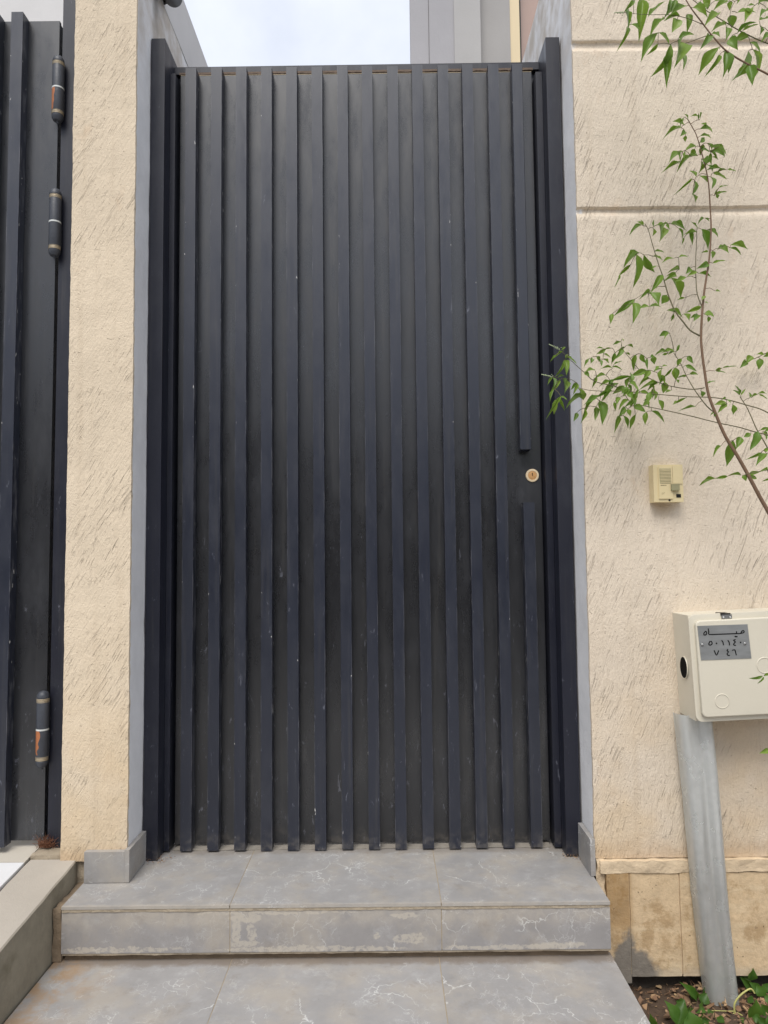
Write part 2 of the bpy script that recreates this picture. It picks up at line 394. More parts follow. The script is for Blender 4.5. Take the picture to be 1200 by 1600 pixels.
def galv():
    q = Mat('galvanised_steel')
    p = q.pos()
    vo = q.n('ShaderNodeTexVoronoi', {'Vector': p, 'Scale': 90.0}).outputs['Color']
    k = q.ma('MULTIPLY_ADD', q.sep(vo)[0], 0.06, 0.95)
    c = q.mix(1.0, (0.84, 0.86, 0.85), q.comb(k, k, k), 'MULTIPLY')
    c = q.mix(q.step(q.noise(q.vm('MULTIPLY', p, (70, 70, 3)), 1.0, 3), 0.52, 0.74, 0, 0.25), c, (0.50, 0.49, 0.45))
    r = q.ma('MULTIPLY_ADD', q.noise(p, 25, 4), 0.12, 0.20)
    return q.done(c, r, q.bump(q.noise(p, 12, 2), 0.02, 0.006), metal=0.40, spec=0.8)
M['galv'] = galv()

def hinge_mat(rusty=True):
    q = Mat('chipped_hinge_paint' if rusty else 'worn_hinge_paint')
    p = q.pos()
    x, y, z = q.sep(p)[0:3]
    ob = q.n('ShaderNodeTexCoord').outputs['Object']
    c = q.vary((0.045, 0.050, 0.062), 0.3, 60)
    rn = q.rnd()
    sh = q.vm('ADD', p, q.comb(q.ma('MULTIPLY', rn, 9.0), rn, rn))
    ru = q.step(q.ma('MULTIPLY_ADD', q.sep(q.geo.outputs['Normal'])[0], -0.17, q.noise(sh, 16, 2)), 0.635, 0.65) if rusty else 0.0
    c = q.mix(ru, c, q.mix(q.noise(p, 70, 3), (0.34, 0.10, 0.035), (0.46, 0.18, 0.07)))
    return q.done(c, 0.5, q.bump(q.noise(p, 150, 3), 0.3, 0.002), spec=0.5)
M['hinge'] = hinge_mat(False)
M['hinge_rusty'] = hinge_mat()
M['rust_trim'] = simple('rusty_trim', (0.15, 0.105, 0.075), 0.8, 0.4, 120)
M['hinge_ring'] = simple('worn_ring_metal', (0.34, 0.28, 0.19), 0.5, 0.3, 90, metal=0.3)
M['hinge_white'] = simple('pale_washer', (0.62, 0.64, 0.62), 0.5, 0.15, 90)

def leaf_mat(name, a, b, under):
    q = Mat(name)
    rn = q.rnd()
    p = q.pos()
    c = q.mix(rn, a, b)
    c = q.mix(q.ma('MULTIPLY', q.noise(p, 60, 3), 0.35), c, (0.16, 0.20, 0.035))
    c = q.mix(q.ma('MULTIPLY', q.geo.outputs['Backfacing'], 0.75), c, under)
    q.done(c, 0.42, spec=0.4)
    tr = q.n('ShaderNodeBsdfTranslucent')
    q.put(tr.inputs['Color'], q.mix(0.5, c, (0.24, 0.40, 0.04)))
    ms = q.n('ShaderNodeMixShader')
    ms.inputs[0].default_value = 0.38
    q.t.links.new(q.p.outputs[0], ms.inputs[1]); q.t.links.new(tr.outputs[0], ms.inputs[2])
    o = [n for n in q.t.nodes if n.type == 'OUTPUT_MATERIAL'][0]
    q.t.links.new(ms.outputs[0], o.inputs['Surface'])
    return q.m
M['leaf'] = leaf_mat('shrub_leaf', (0.090, 0.200, 0.024), (0.22, 0.34, 0.05), (0.20, 0.29, 0.11))
M['weed_leaf'] = leaf_mat('weed_leaf', (0.035, 0.115, 0.018), (0.075, 0.19, 0.03), (0.10, 0.19, 0.05))
M['bark'] = simple('brown_bark', (0.16, 0.095, 0.055), 0.8, 0.35, 70, 0.4, 200)
M['twig'] = simple('green_brown_twig', (0.115, 0.10, 0.045), 0.7, 0.3, 60)
M['vine'] = simple('yellow_green_runner', (0.48, 0.46, 0.16), 0.6, 0.2, 70)
M['bud'] = simple('pale_flower_bud', (0.40, 0.47, 0.28), 0.8, 0.25, 200)
M['dry'] = simple('dry_red_grass', (0.20, 0.09, 0.05), 0.9, 0.5, 90)

def chip_mat():
    q = Mat('bark_chip')
    g = q.n('ShaderNodeNewGeometry')
    r = g.outputs['Random Per Island']
    cr_ = q.n('ShaderNodeValToRGB', {'Fac': r})
    e = cr_.color_ramp.elements
    e[0].position = 0.0; e[0].color = (0.10, 0.05, 0.03, 1)
    e[1].position = 1.0; e[1].color = (0.50, 0.36, 0.20, 1)
    for pz, cc in ((0.35, (0.22, 0.11, 0.06, 1)), (0.7, (0.36, 0.20, 0.10, 1))):
        k = e.new(pz); k.color = cc
    return q.done(q.mix(0.4, cr_.outputs['Color'], q.vary((0.3, 0.2, 0.12), 0.5, 90)), 0.85)
M['chip'] = chip_mat()

# ------------------------------------------------------------------ mesh helpers (all in measured units, scaled on linking)
ORG = {}
def empty(name, loc, label, cat, group=None):
    o = bpy.data.objects.new(name, None)
    o.empty_display_size = 0.1
    o.location = Vector(loc) * S
    COL.objects.link(o)
    ORG[o] = Vector(loc)
    o['label'] = label; o['category'] = cat
    if group: o['group'] = group
    return o

def link(name, bm, mat, parent=None, origin=None, bevel=0.0, seg=1, smooth=None, label=None, cat=None, kind=None, group=None):
    if bevel > 0:
        bmesh.ops.bevel(bm, geom=[e for e in bm.edges if len(e.link_faces) == 2 and e.calc_face_angle(0) > 0.5],
                        offset=bevel, segments=seg, affect='EDGES', profile=0.7, clamp_overlap=True)
    po = ORG[parent] if parent is not None else Vector((0, 0, 0))
    oo = Vector(origin) if origin is not None else po
    for v in bm.verts: v.co = (v.co - oo) * S
    me = bpy.data.meshes.new(name)
    bm.to_mesh(me); bm.free()
    if smooth is not None:
        me.shade_smooth()
        if smooth < 180: me.set_sharp_from_angle(angle=R(smooth))
    for mm in (mat if isinstance(mat, (list, tuple)) else [mat]): me.materials.append(mm)
    o = bpy.data.objects.new(name, me)
    o.location = (oo - po) * S
    if parent is not None: o.parent = parent
    ORG[o] = oo
    COL.objects.link(o)
    if label: o['label'] = label
    if cat: o['category'] = cat
    if kind: o['kind'] = kind
    if group: o['group'] = group
    return o

def clone(src, loc, parent=None, name=None):
    o = src.copy()
    COL.objects.link(o)
    po = ORG[parent] if parent is not None else Vector((0, 0, 0))
    o.location = (Vector(loc) - po) * S
    o.parent = parent
    ORG[o] = Vector(loc)
    return o

def box(bm, x0, x1, y0, y1, z0, z1):
    vs = [bm.verts.new(p) for p in ((x0,y0,z0),(x1,y0,z0),(x1,y1,z0),(x0,y1,z0),(x0,y0,z1),(x1,y0,z1),(x1,y1,z1),(x0,y1,z1))]
    for f in ((3,2,1,0),(4,5,6,7),(0,1,5,4),(1,2,6,5),(2,3,7,6),(3,0,4,7)):
        bm.faces.new([vs[i] for i in f])
    return vs

def bbox(*a):
    bm = bmesh.new(); box(bm, *a); return bm

def rough_block(x0, x1, y0, y1, z0, z1, step, amp, freq=40.0, profile=None, zs=None, yfar=None):
    """a block whose six faces are gridded and whose surface wavers a little"""
    bm = bmesh.new()
    def lin(a, b, st):
        n = max(1, int(round((b - a) / st))); return [a + (b - a) * i / n for i in range(n + 1)]
    xs = lin(x0, x1, step); zz = zs or lin(z0, z1, step)
    ys = lin(y0, min(y1, y0 + 0.2), step)
    if y1 > y0 + 0.21: ys += lin(y0 + 0.2, y1, max(step * 4, (y1 - y0) / 60))[1:]
    vd = {}
    def V(a, b, c):
        k = (round(a, 5), round(b, 5), round(c, 5))
        if k not in vd: vd[k] = bm.verts.new(k)
        return vd[k]
    def quad(p):
        bm.faces.new([V(*q) for q in p])
    for i in range(len(xs) - 1):
        for k in range(len(zz) - 1):
            quad(((xs[i],y0,zz[k]),(xs[i+1],y0,zz[k]),(xs[i+1],y0,zz[k+1]),(xs[i],y0,zz[k+1])))
            quad(((xs[i+1],y1,zz[k]),(xs[i],y1,zz[k]),(xs[i],y1,zz[k+1]),(xs[i+1],y1,zz[k+1])))
    for j in range(len(ys) - 1):
        for k in range(len(zz) - 1):
            quad(((x1,ys[j],zz[k]),(x1,ys[j+1],zz[k]),(x1,ys[j+1],zz[k+1]),(x1,ys[j],zz[k+1])))
            quad(((x0,ys[j+1],zz[k]),(x0,ys[j],zz[k]),(x0,ys[j],zz[k+1]),(x0,ys[j+1],zz[k+1])))
        for i in range(len(xs) - 1):
            quad(((xs[i],ys[j],zz[-1]),(xs[i+1],ys[j],zz[-1]),(xs[i+1],ys[j+1],zz[-1]),(xs[i],ys[j+1],zz[-1])))
            quad(((xs[i],ys[j+1],zz[0]),(xs[i+1],ys[j+1],zz[0]),(xs[i+1],ys[j],zz[0]),(xs[i],ys[j],zz[0])))
    for v in bm.verts:
        c = v.co.copy()
        d = noise.noise_vector(c * freq) * amp + noise.noise_vector(c * freq * 0.23 + Vector((7, 1, 3))) * amp * 1.3
        if profile and abs(c.y - y0) < 1e-6: v.co.y += profile(c.z)
        v.co += d
    return bm

def tube(bm, pts, radii, n=7, cap=True):
    pts = [Vector(p) for p in pts]
    rings = []
    side = None
    for i, p in enumerate(pts):
        t = (pts[min(i + 1, len(pts) - 1)] - pts[max(i - 1, 0)])
        if t.length < 1e-9: t = Vector((0, 0, 1))
        t.normalize()
        if side is None: side = t.orthogonal().normalized()
        side = (side - t * side.dot(t))
        side = side.normalized() if side.length > 1e-6 else t.orthogonal().normalized()
        b = t.cross(side)
        r = radii[i] if isinstance(radii, (list, tuple)) else radii
        rings.append([bm.verts.new(p + (side * math.cos(2 * math.pi * k / n) + b * math.sin(2 * math.pi * k / n)) * r) for k in range(n)])
    for a, c in zip(rings, rings[1:]):
        for k in range(n):
            bm.faces.new((a[k], a[(k + 1) % n], c[(k + 1) % n], c[k]))
    if cap:
        bm.faces.new(rings[0][::-1]); bm.faces.new(rings[-1])

def lathe(bm, c, axis, prof, n=20):
    """prof: (radius, height along axis) pairs round the axis through c"""
    ax = Vector(axis).normalized(); s = ax.orthogonal().normalized(); b = ax.cross(s); c = Vector(c)
    rings = []
    for r, h in prof:
        rings.append([bm.verts.new(c + ax * h + (s * math.cos(2 * math.pi * k / n) + b * math.sin(2 * math.pi * k / n)) * max(r, 1e-5)) for k in range(n)])
    for a, d in zip(rings, rings[1:]):
        for k in range(n):
            bm.faces.new((a[k], a[(k + 1) % n], d[(k + 1) % n], d[k]))
    bm.faces.new(rings[0][::-1]); bm.faces.new(rings[-1])

def smooth_path(pts, k=3):
    """Catmull-Rom through points given as (x, y, z, r)"""
    P = [Vector(p) for p in pts]; o = []
    for i in range(len(P) - 1):
        a = P[max(i - 1, 0)]; b = P[i]; c = P[i + 1]; d = P[min(i + 2, len(P) - 1)]
        for j in range(k):
            t = j / k
            o.append(0.5 * ((2 * b) + (c - a) * t + (2 * a - 5 * b + 4 * c - d) * t * t + (3 * b - a - 3 * c + d) * t ** 3))
    o.append(P[-1]); return o

# ------------------------------------------------------------------ setting: street, yard, soil
bm = bmesh.new()
for x0, x1, y0, y1 in ((-60, 60, -60, 60),):
    vs = [bm.verts.new(p) for p in ((x0, y0, -0.42), (x1, y0, -0.42), (x1, y1, -0.42), (x0, y1, -0.42))]
    bm.faces.new(vs)
link('street', bm, M['asphalt'], kind='structure')
link('yard_floor', bbox(-4, 4, 0.06, 5.5, -0.35, -0.012), M['paving'], kind='structure')
bm = bmesh.new()
N_ = 60
grid = {}
for i in range(N_ + 1):
    for j in range(N_ // 2 + 1):
        x = 0.585 + 1.6 * i / N_; y = -1.0 + 0.90 * j / (N_ // 2)
        z = -0.272 + 0.02 * noise.noise((x * 14, y * 14, 1)) + 0.012 * noise.noise((x * 45, y * 45, 2))
        grid[i, j] = bm.verts.new((x, y, z))
for i in range(N_):
    for j in range(N_ // 2):
        bm.faces.new((grid[i, j], grid[i + 1, j], grid[i + 1, j + 1], grid[i, j + 1]))
link('soil_bed', bm, M['soil'], kind='structure', smooth=180)
link('pavement', bbox(-6, 6, -2.9, -1.0, -0.45, -0.30), M['paving'], kind='structure', bevel=0.006)

# ------------------------------------------------------------------ left boundary wall with its pillar
t = empty('boundary_wall', (-0.6645, WY, -0.02), 'narrow cream plaster pillar between the two dark gates, its inner side painted grey and running back as a wall', 'wall')
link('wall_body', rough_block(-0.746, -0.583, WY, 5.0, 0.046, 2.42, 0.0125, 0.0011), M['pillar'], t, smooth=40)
link('coping', rough_block(-0.747, -0.5822, -0.155, 5.0, 2.4215, 2.605, 0.04, 0.0008), M['coping'], t, smooth=40)
link('skirting_tile', bbox(-0.681, -0.5835, WY - 0.015, WY - 0.0005, 0.0015, 0.074), M['marble'], t, bevel=0.0007)
link('skirting_tile', bbox(-0.5832, -0.5715, WY - 0.015, -0.052, 0.0015, 0.078), M['marble'], t, bevel=0.0007)

# ------------------------------------------------------------------ right street wall
def groove(z):
    d = 0.0
    for a, b in ((1.656, 1.6785), (2.1035, 2.130)):
        if a - 0.002 <= z <= b + 0.0012:
            d = max(d, min(1.0, (z - a + 0.002) / 0.014, (b + 0.0012 - z) / 0.003)) 
    return d * 0.0085
zs = []
z = 0.042
while z < 2.54:
    zs.append(z)
    near = any(a - 0.006 < z < b + 0.006 for a, b in ((1.656, 1.6785), (2.1035, 2.130)))
    z += 0.0022 if near else 0.0125
zs.append(2.54)
t = empty('street_wall', (0.9, WY, -0.26), 'pale scratched plaster wall right of the gate with two horizontal grooves and a tan stone plinth', 'wall')
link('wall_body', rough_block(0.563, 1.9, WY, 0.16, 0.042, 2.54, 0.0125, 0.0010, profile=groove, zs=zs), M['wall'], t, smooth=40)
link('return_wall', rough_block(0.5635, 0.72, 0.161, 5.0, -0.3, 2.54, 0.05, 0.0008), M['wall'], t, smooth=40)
link('foundation', bbox(0.60, 1.9, WY + 0.022, 0.155, -0.42, 0.040), M['foundation'], t)
link('ledge', rough_block(0.572, 1.9, WY - 0.012, WY + 0.02, 0.0115, 0.0395, 0.007, 0.0020, 55), M['ledge'], t, smooth=50)
link('cement_fillet', rough_block(0.5645, 0.584, WY - 0.004, WY + 0.05, -0.12, 0.041, 0.006, 0.0034, 60), M['ledge'], t, smooth=50)
link('plinth_grout', rough_block(0.586, 1.9, WY - 0.0062, WY + 0.0205, -0.228, 0.009, 0.02, 0.0008), M['ledge'], t)
xs_ = (0.5845, 0.6405, 0.7625, 1.02, 1.30, 1.60, 1.90)
for i in range(6):
    link('plinth_stone', rough_block(xs_[i] + 0.0012, xs_[i + 1] - 0.0012, WY - 0.008 - (0.004 if i == 0 else 0.0) - 0.0008 * (i % 3), WY + 0.021, -0.232 if i else -0.245, 0.0105, 0.012, 0.0009), M['stone'], t, smooth=50)
link('skirting_tile', bbox(0.5505, 0.5622, WY - 0.004, -0.052, 0.0015, 0.088), M['marble'], t, bevel=0.0015)

# ------------------------------------------------------------------ entrance steps
t = empty('entrance_steps', (-0.06, -0.45, -0.3), 'two grey marble steps with white veins leading up to the dark gate', 'steps')
K1, K2, XR2 = -0.299, 0.170, 0.562
XL, XR, J1, J2 = -0.684, 0.558, -0.302, 0.176
core = bmesh.new()
box(core, XL + 0.004, XR - 0.004, -0.272, 0.05, -0.2, -0.0125)
link('core', core, M['core'], t, bevel=0.002)
link('mortar_bed', bbox(XL + 0.001, XR - 0.003, -0.2845, 0.058, -0.0122, -0.0009), M['mortar'], t)
for a, b in ((XL, J1), (J1, J2), (J2, XR)):
    ax, bx_ = a + 0.0011, b - 0.0011
    link('tread_tile', bbox(ax, bx_, -0.289, 0.06, -0.0065, random.uniform(-0.0006, 0.0006)), M['marble'], t, bevel=0.0012)
    link('riser_tile', bbox(ax, bx_, -0.2865 + random.uniform(-0.0008, 0.0008), -0.2735, -0.104, -0.0135), M['marble_riser'], t, bevel=0.0022)
link('joint_fill', bbox(XL + 0.002, XR - 0.002, -0.2858, -0.274, -0.102, -0.0125), M['mortar'], t)
link('joint_fill', rough_block(XL + 0.002, XR - 0.002, -0.2878, -0.2750, -0.0132, -0.0066, 0.006, 0.0009, 60), M['mortar'], t, smooth=50)
link('joint_fill', rough_block(XL + 0.002, XR - 0.002, -0.2846, -0.2745, -0.1085, -0.1043, 0.006, 0.0008, 60), M['mortar'], t, smooth=50)
link('lower_joint_fill', bbox(-0.700, XR2 - 0.003, -0.915, -0.27, -0.1332, -0.1252), M['mortar'], t)
link('lower_core', bbox(-0.70, XR2 - 0.004, -0.90, -0.15, -0.42, -0.1335), M['core'], t)
for a, b in ((-0.702, K1), (K1, K2), (K2, XR2)):
    link('tread_tile', bbox(a + 0.0011, b - 0.0011, -0.92, -0.262, -0.133, -0.124 + random.uniform(-0.0005, 0.0005)), M['marble_rust'], t, bevel=0.0012)
link('dust_strip', rough_block(-0.520, 0.492, 0.012, 0.075, 0.0008, 0.0030, 0.006, 0.0016, 50), M['mortar_pale'], t, smooth=60)
link('edging_strip', bbox(0.5665, 0.5850, -0.92, -0.205, -0.40, -0.198), M['marble'], t, bevel=0.002)

# ------------------------------------------------------------------ driveway kerb and tiles
t = empty('driveway_kerb', (-0.765, -0.4, -0.13), 'sloping concrete kerb beside the steps at the lower left, dusty on top and dark on its side', 'kerb')
bm = bmesh.new()
def ktop(y): return 0.049 + (y + 0.150) * 0.085
n = 26
rows = []
for i in range(n + 1):
    y = -0.150 - 0.95 * i / n
    w = [noise.noise((y * 30, k * 3.1, 0.5)) * 0.0016 for k in range(4)]
    rows.append([bm.verts.new(p) for p in ((-0.824 + w[0], y, -0.42), (-0.824 + w[0], y, ktop(y) + w[1]), (-0.706 + w[2], y, ktop(y) + w[3]), (-0.7045 + w[2], y, -0.42))])
for a, b in zip(rows, rows[1:]):
    for k in range(3): bm.faces.new((a[k], a[k + 1], b[k + 1], b[k]))
bm.faces.new(rows[0][::-1]); bm.faces.new(rows[-1])
bmesh.ops.recalc_face_normals(bm, faces=bm.faces)
link('kerb_stone', bm, M['kerb'], t, bevel=0.003, smooth=40)
link('mortar_patch', rough_block(-0.826, -0.6845, -0.149, -0.118, -0.05, 0.052, 0.007, 0.0035, 55), M['mortar'], t, smooth=60)
link('mortar_patch', rough_block(-0.826, -0.7475, -0.1485, -0.025, -0.05, 0.0565, 0.007, 0.0028, 55), M['mortar'], t, smooth=60)
link('mortar_fill', rough_block(-0.7045, -0.6848, -0.2825, -0.150, -0.123, -0.007, 0.006, 0.0022, 60), M['core'], t, smooth=60)
t = empty('driveway_floor', (-1.2, -0.4, 0.0), 'beige and white floor tiles of the drive in front of the left gate', 'floor')
t['kind'] = 'structure'
for i, (ya, yb, mt) in enumerate(((-0.170, -0.02, 'floor_beige'), (-0.385, -0.172, 'floor_white'), (-0.60, -0.387, 'floor_beige'), (-0.815, -0.602, 'floor_white'))):
    for xa, xb in ((-1.245, -0.8275), (-1.665, -1.2475)):
        bm = bmesh.new()
        vs = box(bm, xa, xb, ya, yb, 0, 0)
        for k, v in enumerate(vs):
            v.co.z = (0.052 if k > 3 else 0.02) + (v.co.y + 0.15) * 0.085
        link('floor_tile', bm, M[mt], t, bevel=0.001)
link('drive_base', bbox(-1.9, -0.826, -0.92, 0.5, -0.42, -0.04), M['core'], kind='structure')

# ------------------------------------------------------------------ pedestrian gate
g = empty('pedestrian_gate', (0, 0, 0), 'tall dark navy metal gate of vertical square bars standing on the top step', 'gate')
link('post', bbox(-0.5805, -0.5425, -0.05, 0.075, 0.001, 2.2345), M['post'], g, bevel=0.0014)
link('post', bbox(0.5195, 0.5580, -0.05, 0.075, 0.004, 2.2245), M['post'], g, bevel=0.0014)
link('post_stop', bbox(-0.5420, -0.5275, 0.0, 0.05, 0.006, 2.168), M['post'], g, bevel=0.0012)
link('post_stop', bbox(0.5010, 0.5190, 0.0, 0.05, 0.006, 2.160), M['post'], g, bevel=0.0012)
link('back_stop', bbox(-0.5418, -0.4950, 0.0515, 0.074, 0.006, 2.190), M['post'], g)
link('back_stop', bbox(0.4700, 0.5188, 0.0515, 0.074, 0.006, 2.190), M['post'], g)
bm = bbox(-0.5422, 0.5192, 0.0375, 0.075, 2.1925, 2.2145)
for v in bm.verts: v.co.z += v.co.x * 0.003
link('head_beam', bm, M['post'], g, bevel=0.0012)
bm = bmesh.new()
nb_ = 120
prev = None
for i in range(nb_ + 1):                                  # ragged, chipped underside of the head beam
    x = -0.527 + 1.028 * i / nb_
    zb = 2.1918 + x * 0.003 - 0.0022 * random.random()
    row = [bm.verts.new((x, yy, zz)) for yy, zz in ((0.0365, 2.197 + x * 0.003), (0.0365, zb), (0.050, zb))]
    if prev:
        for k in range(2): bm.faces.new((prev[k], prev[k + 1], row[k + 1], row[k]))
    prev = row
link('rust_edge', bm, M['rust_trim'], g)
link('sheet', bbox(-0.5225, 0.4965, 0.035, 0.038, 0.010, 2.1842), M['sheet'], g)
link('worn_lip', bbox(-0.5223, 0.4963, 0.0345, 0.0385, 2.1844, 2.1856), M['hinge_ring'], g)
bar0 = link('bar', bbox(-0.0150, 0.0150, 0.0, 0.0345, 0.004, 2.1838), M['bar'], g, origin=(0, 0, 0), bevel=0.0011)
first = True
for i in range(13):
    x = -0.4826 + 0.07185 * i + random.uniform(-0.0006, 0.0006)
    if first: bar0.location = Vector((x, 0, 0)) * S; o = bar0; first = False
    else: o = clone(bar0, (x, 0, random.uniform(-0.0012, 0.0012)), g)
    o.rotation_euler.y = random.uniform(-0.0005, 0.0005)
def open_bar(z0, z1):
    bm = bbox(-0.0150, 0.0150, 0.0, 0.0345, z0, z1)
    bmesh.ops.bevel(bm, geom=bm.edges[:], offset=0.0011, segments=1, affect='EDGES')
    low = min(bm.faces, key=lambda f: f.calc_center_median().z)
    bmesh.ops.inset_individual(bm, faces=[low], thickness=0.0022)
    r = bmesh.ops.extrude_discrete_faces(bm, faces=[low])
    bmesh.ops.translate(bm, verts=list({v for f in r['faces'] for v in f.verts}), vec=(0, 0, 0.06))
    return bm
o = link('bar', open_bar(1.0735, 2.1838), M['bar'], g, origin=(0, 0, 0), label='upper half of the bar cut short above the lock')
o.location = Vector((0.4488, 0, 0)) * S
o = link('bar', bbox(-0.0150, 0.0150, 0.0, 0.0345, 0.006, 0.9275), M['bar'], g, origin=(0, 0, 0), bevel=0.0011, label='lower half of the bar cut short below the lock')
o.location = Vector((0.4535, 0, 0)) * S
bm = bmesh.new()
lathe(bm, (0.4714, 0.035, 1.0053), (0, -1, 0), ((0.0186, -0.002), (0.0186, 0.002), (0.0176, 0.0038), (0.0132, 0.0042), (0.0126, 0.0028), (0.0, 0.0028)), 28)
lk = link('lock_cylinder', bm, M['brass'], g, smooth=35)
bm = bmesh.new()
lathe(bm, (0.4714, 0.0325, 1.0053), (0, -1, 0), ((0.0122, -0.0004), (0.0122, 0.0006), (0.0104, 0.0012), (0.0, 0.0013)), 24)
link('lock_core', bm, M['rusty_brass'], lk, smooth=35)
link('keyhole', bbox(0.4705, 0.4723, 0.0306, 0.0325, 1.0040, 1.0125), M['ink'], lk)
bm = bmesh.new()                                         # crumbs and dead leaves blown against the two posts
for cx in (-0.545, 0.535):
    for k in range(90):
        a = Vector((cx + random.gauss(0, 0.018), -0.052 + random.gauss(0, 0.012), random.uniform(0.002, 0.008)))
        d = Vector((random.gauss(0, 1), random.gauss(0, 1), random.gauss(0, .4))).normalized() * random.uniform(0.001, 0.005)
        s_ = Vector((random.gauss(0, 1), random.gauss(0, 1), random.gauss(0, 1))).normalized() * random.uniform(0.0006, 0.0016)
        vv = [bm.verts.new(a + q) for q in (-d, s_, d, -s_)]
        bm.faces.new(vv)
link('dry_litter', bm, M['chip'], kind='stuff', label='dry brown crumbs gathered at the feet of the gate posts', cat='litter')

# ------------------------------------------------------------------ driveway gate on the left
d = empty('driveway_gate', (-1.3, -0.1, 0.06), 'dark navy driveway gate at the left edge, hung on three barrel hinges', 'gate')
link('post', bbox(-0.8055, -0.7445, -0.10, -0.03, 0.056, 2.60), M['post'], d, bevel=0.0014)
link('sheet', bbox(-2.2, -0.8145, -0.10, -0.090, 0.075, 2.2495), M['sheet'], d, bevel=0.002)
link('edge_stile', bbox(-0.8445, -0.8150, -0.0899, -0.05, 0.075, 2.245), M['post'], d, bevel=0.002)
db0 = None
for i in range(17):
    x = -0.914 - 0.0663 * i
    if db0 is None:
        db0 = link('bar', bbox(-0.0155, 0.0155, -0.132, -0.1005, 0.070, 2.2512), M['bar'], d, origin=(0, 0, 0), bevel=0.0012)
        db0.location = (Vector((x, 0, 0)) - ORG[d]) * S
    else:
        clone(db0, (x, 0, random.uniform(-0.001, 0.001)), d)
for z0, z1, lab in ((1.951, 2.136, 'top barrel hinge with a bare orange patch'), (1.581, 1.768, 'middle barrel hinge'), (0.258, 0.451, 'bottom barrel hinge with rust at its foot')):
    xh = {2.136: -0.8092, 1.768: -0.8105, 0.451: -0.8175}[z1] + 0.0015
    bm = bmesh.new(); L_ = z1 - z0; r = 0.0150
    zc = (z0 + z1) / 2
    lathe(bm, (xh, -0.116, zc + 0.0035), (0, 0, 1), ((r, 0), (r, L_ / 2 - 0.030), (r * .97, L_ / 2 - 0.029), (r * .97, L_ / 2 - 0.020), (r, L_ / 2 - 0.0195), (r * .96, L_ / 2 - 0.013), (r * .7, L_ / 2 - 0.006), (r * .2, L_ / 2 - 0.003)), 20)
    h = link('hinge', bm, M['hinge'], d, label=lab, smooth=40)
    bm = bmesh.new()
    lathe(bm, (xh, -0.116, zc - 0.0015), (0, 0, -1), ((r, 0), (r, L_ / 2 - 0.030), (r * .97, L_ / 2 - 0.029), (r * .97, L_ / 2 - 0.020), (r, L_ / 2 - 0.0195), (r * .96, L_ / 2 - 0.013), (r * .7, L_ / 2 - 0.006), (r * .22, L_ / 2 - 0.004), (r * .2, L_ / 2)), 20)
    link('lower_barrel', bm, M['hinge'] if z0 == 1.581 else M['hinge_rusty'], h, smooth=40)
    bm = bmesh.new()
    lathe(bm, (xh, -0.116, zc - 0.001), (0, 0, 1), ((r * 1.02, 0), (r * 1.02, 0.004)), 20)
    link('washer', bm, M['hinge_white'], h, smooth=40)
    for s_ in (1, -1):
        bm = bmesh.new()
        pr = []
        for q in (0.0285, 0.0245, 0.0205):
            pr += [(r * 0.99, -q - 0.0009), (r * 1.03, -q), (r * 0.99, -q + 0.0009)]
        lathe(bm, (xh, -0.116, zc + 0.001 + s_ * L_ / 2), (0, 0, s_), pr, 20)
        link('ring', bm, M['hinge_ring'], h, smooth=60)
    bm = bmesh.new()                                     # weld bead to the post
    for k in range(26):
        zz = z0 + 0.03 + (L_ / 2 - 0.04) * k / 25
        lathe(bm, (xh + 0.0125 + random.uniform(-.001, .001), -0.107, zz), (0, -1, 0), ((0.0016, 0), (0.0026, 0.003), (0.001, 0.0055)), 6)
    link('weld_bead', bm, M['hinge'], h, smooth=60)
bm = bmesh.new()                                         # tuft of dry grass in the corner
for k in range(130):
    a = Vector((-0.806 + random.gauss(0, 0.009), -0.107 + random.gauss(0, 0.0035), 0.060))
    tip = a + Vector((random.gauss(0, 0.013), random.gauss(0, 0.012), random.uniform(0.004, 0.034)))
    mid = a.lerp(tip, 0.5) + Vector((random.gauss(0, .003), random.gauss(0, .003), 0.004))
    tube(bm, (a, mid, tip), (0.0006, 0.0005, 0.0002), 3, cap=False)
link('dry_grass', bm, M['dry'], kind='stuff', label='small tuft of dry reddish grass in the corner by the cream pillar', cat='dry grass')

# ------------------------------------------------------------------ intercom
ic = empty('intercom', (0.762, WY, 0.957), 'small yellowed intercom box with speaker slots on the plaster wall', 'intercom')
YI = WY - 0.030
link('housing', bbox(0.7255, 0.7985, YI, WY + 0.001, 0.9105, 1.0035), M['cover'], ic, bevel=0.0035, seg=2, smooth=40)
link('face_panel', bbox(0.7375, 0.7715, YI - 0.0030, YI + 0.001, 0.9185, 0.9985), M['cover'], ic, bevel=0.0013, seg=2, smooth=40)
link('side_panel', bbox(0.7728, 0.7955, YI - 0.0020, YI + 0.001, 0.9555, 1.0005), M['cover'], ic, bevel=0.0010)
for k in range(10):
    zz = 0.9915 - 0.0036 * k
    link('speaker_slat', bbox(0.7408, 0.7675, YI - 0.0046, YI - 0.0029, zz - 0.0009, zz + 0.0009), M['cover'], ic)
link('grille_shade', bbox(0.7402, 0.7682, YI - 0.0036, YI - 0.0029, 0.9570, 0.9935), M['button'], ic)  # dark olive sheet behind the slats, slot shade put into its colour
link('call_button', bbox(0.7665, 0.7868, YI - 0.0078, YI + 0.001, 0.9385, 0.9545), M['button'], ic, bevel=0.0012, seg=2, smooth=40)
link('name_window', bbox(0.7805, 0.7918, YI - 0.0012, YI + 0.001, 0.9215, 0.9298), M['black'], ic, bevel=0.0006)
bm = bmesh.new()
lathe(bm, (0.7635, YI + 0.0005, 0.9150), (0, -1, 0), ((0.0024, 0), (0.0024, 0.0014), (0.0, 0.0012)), 14)
link('screw', bm, M['black'], ic)
bm = bmesh.new()
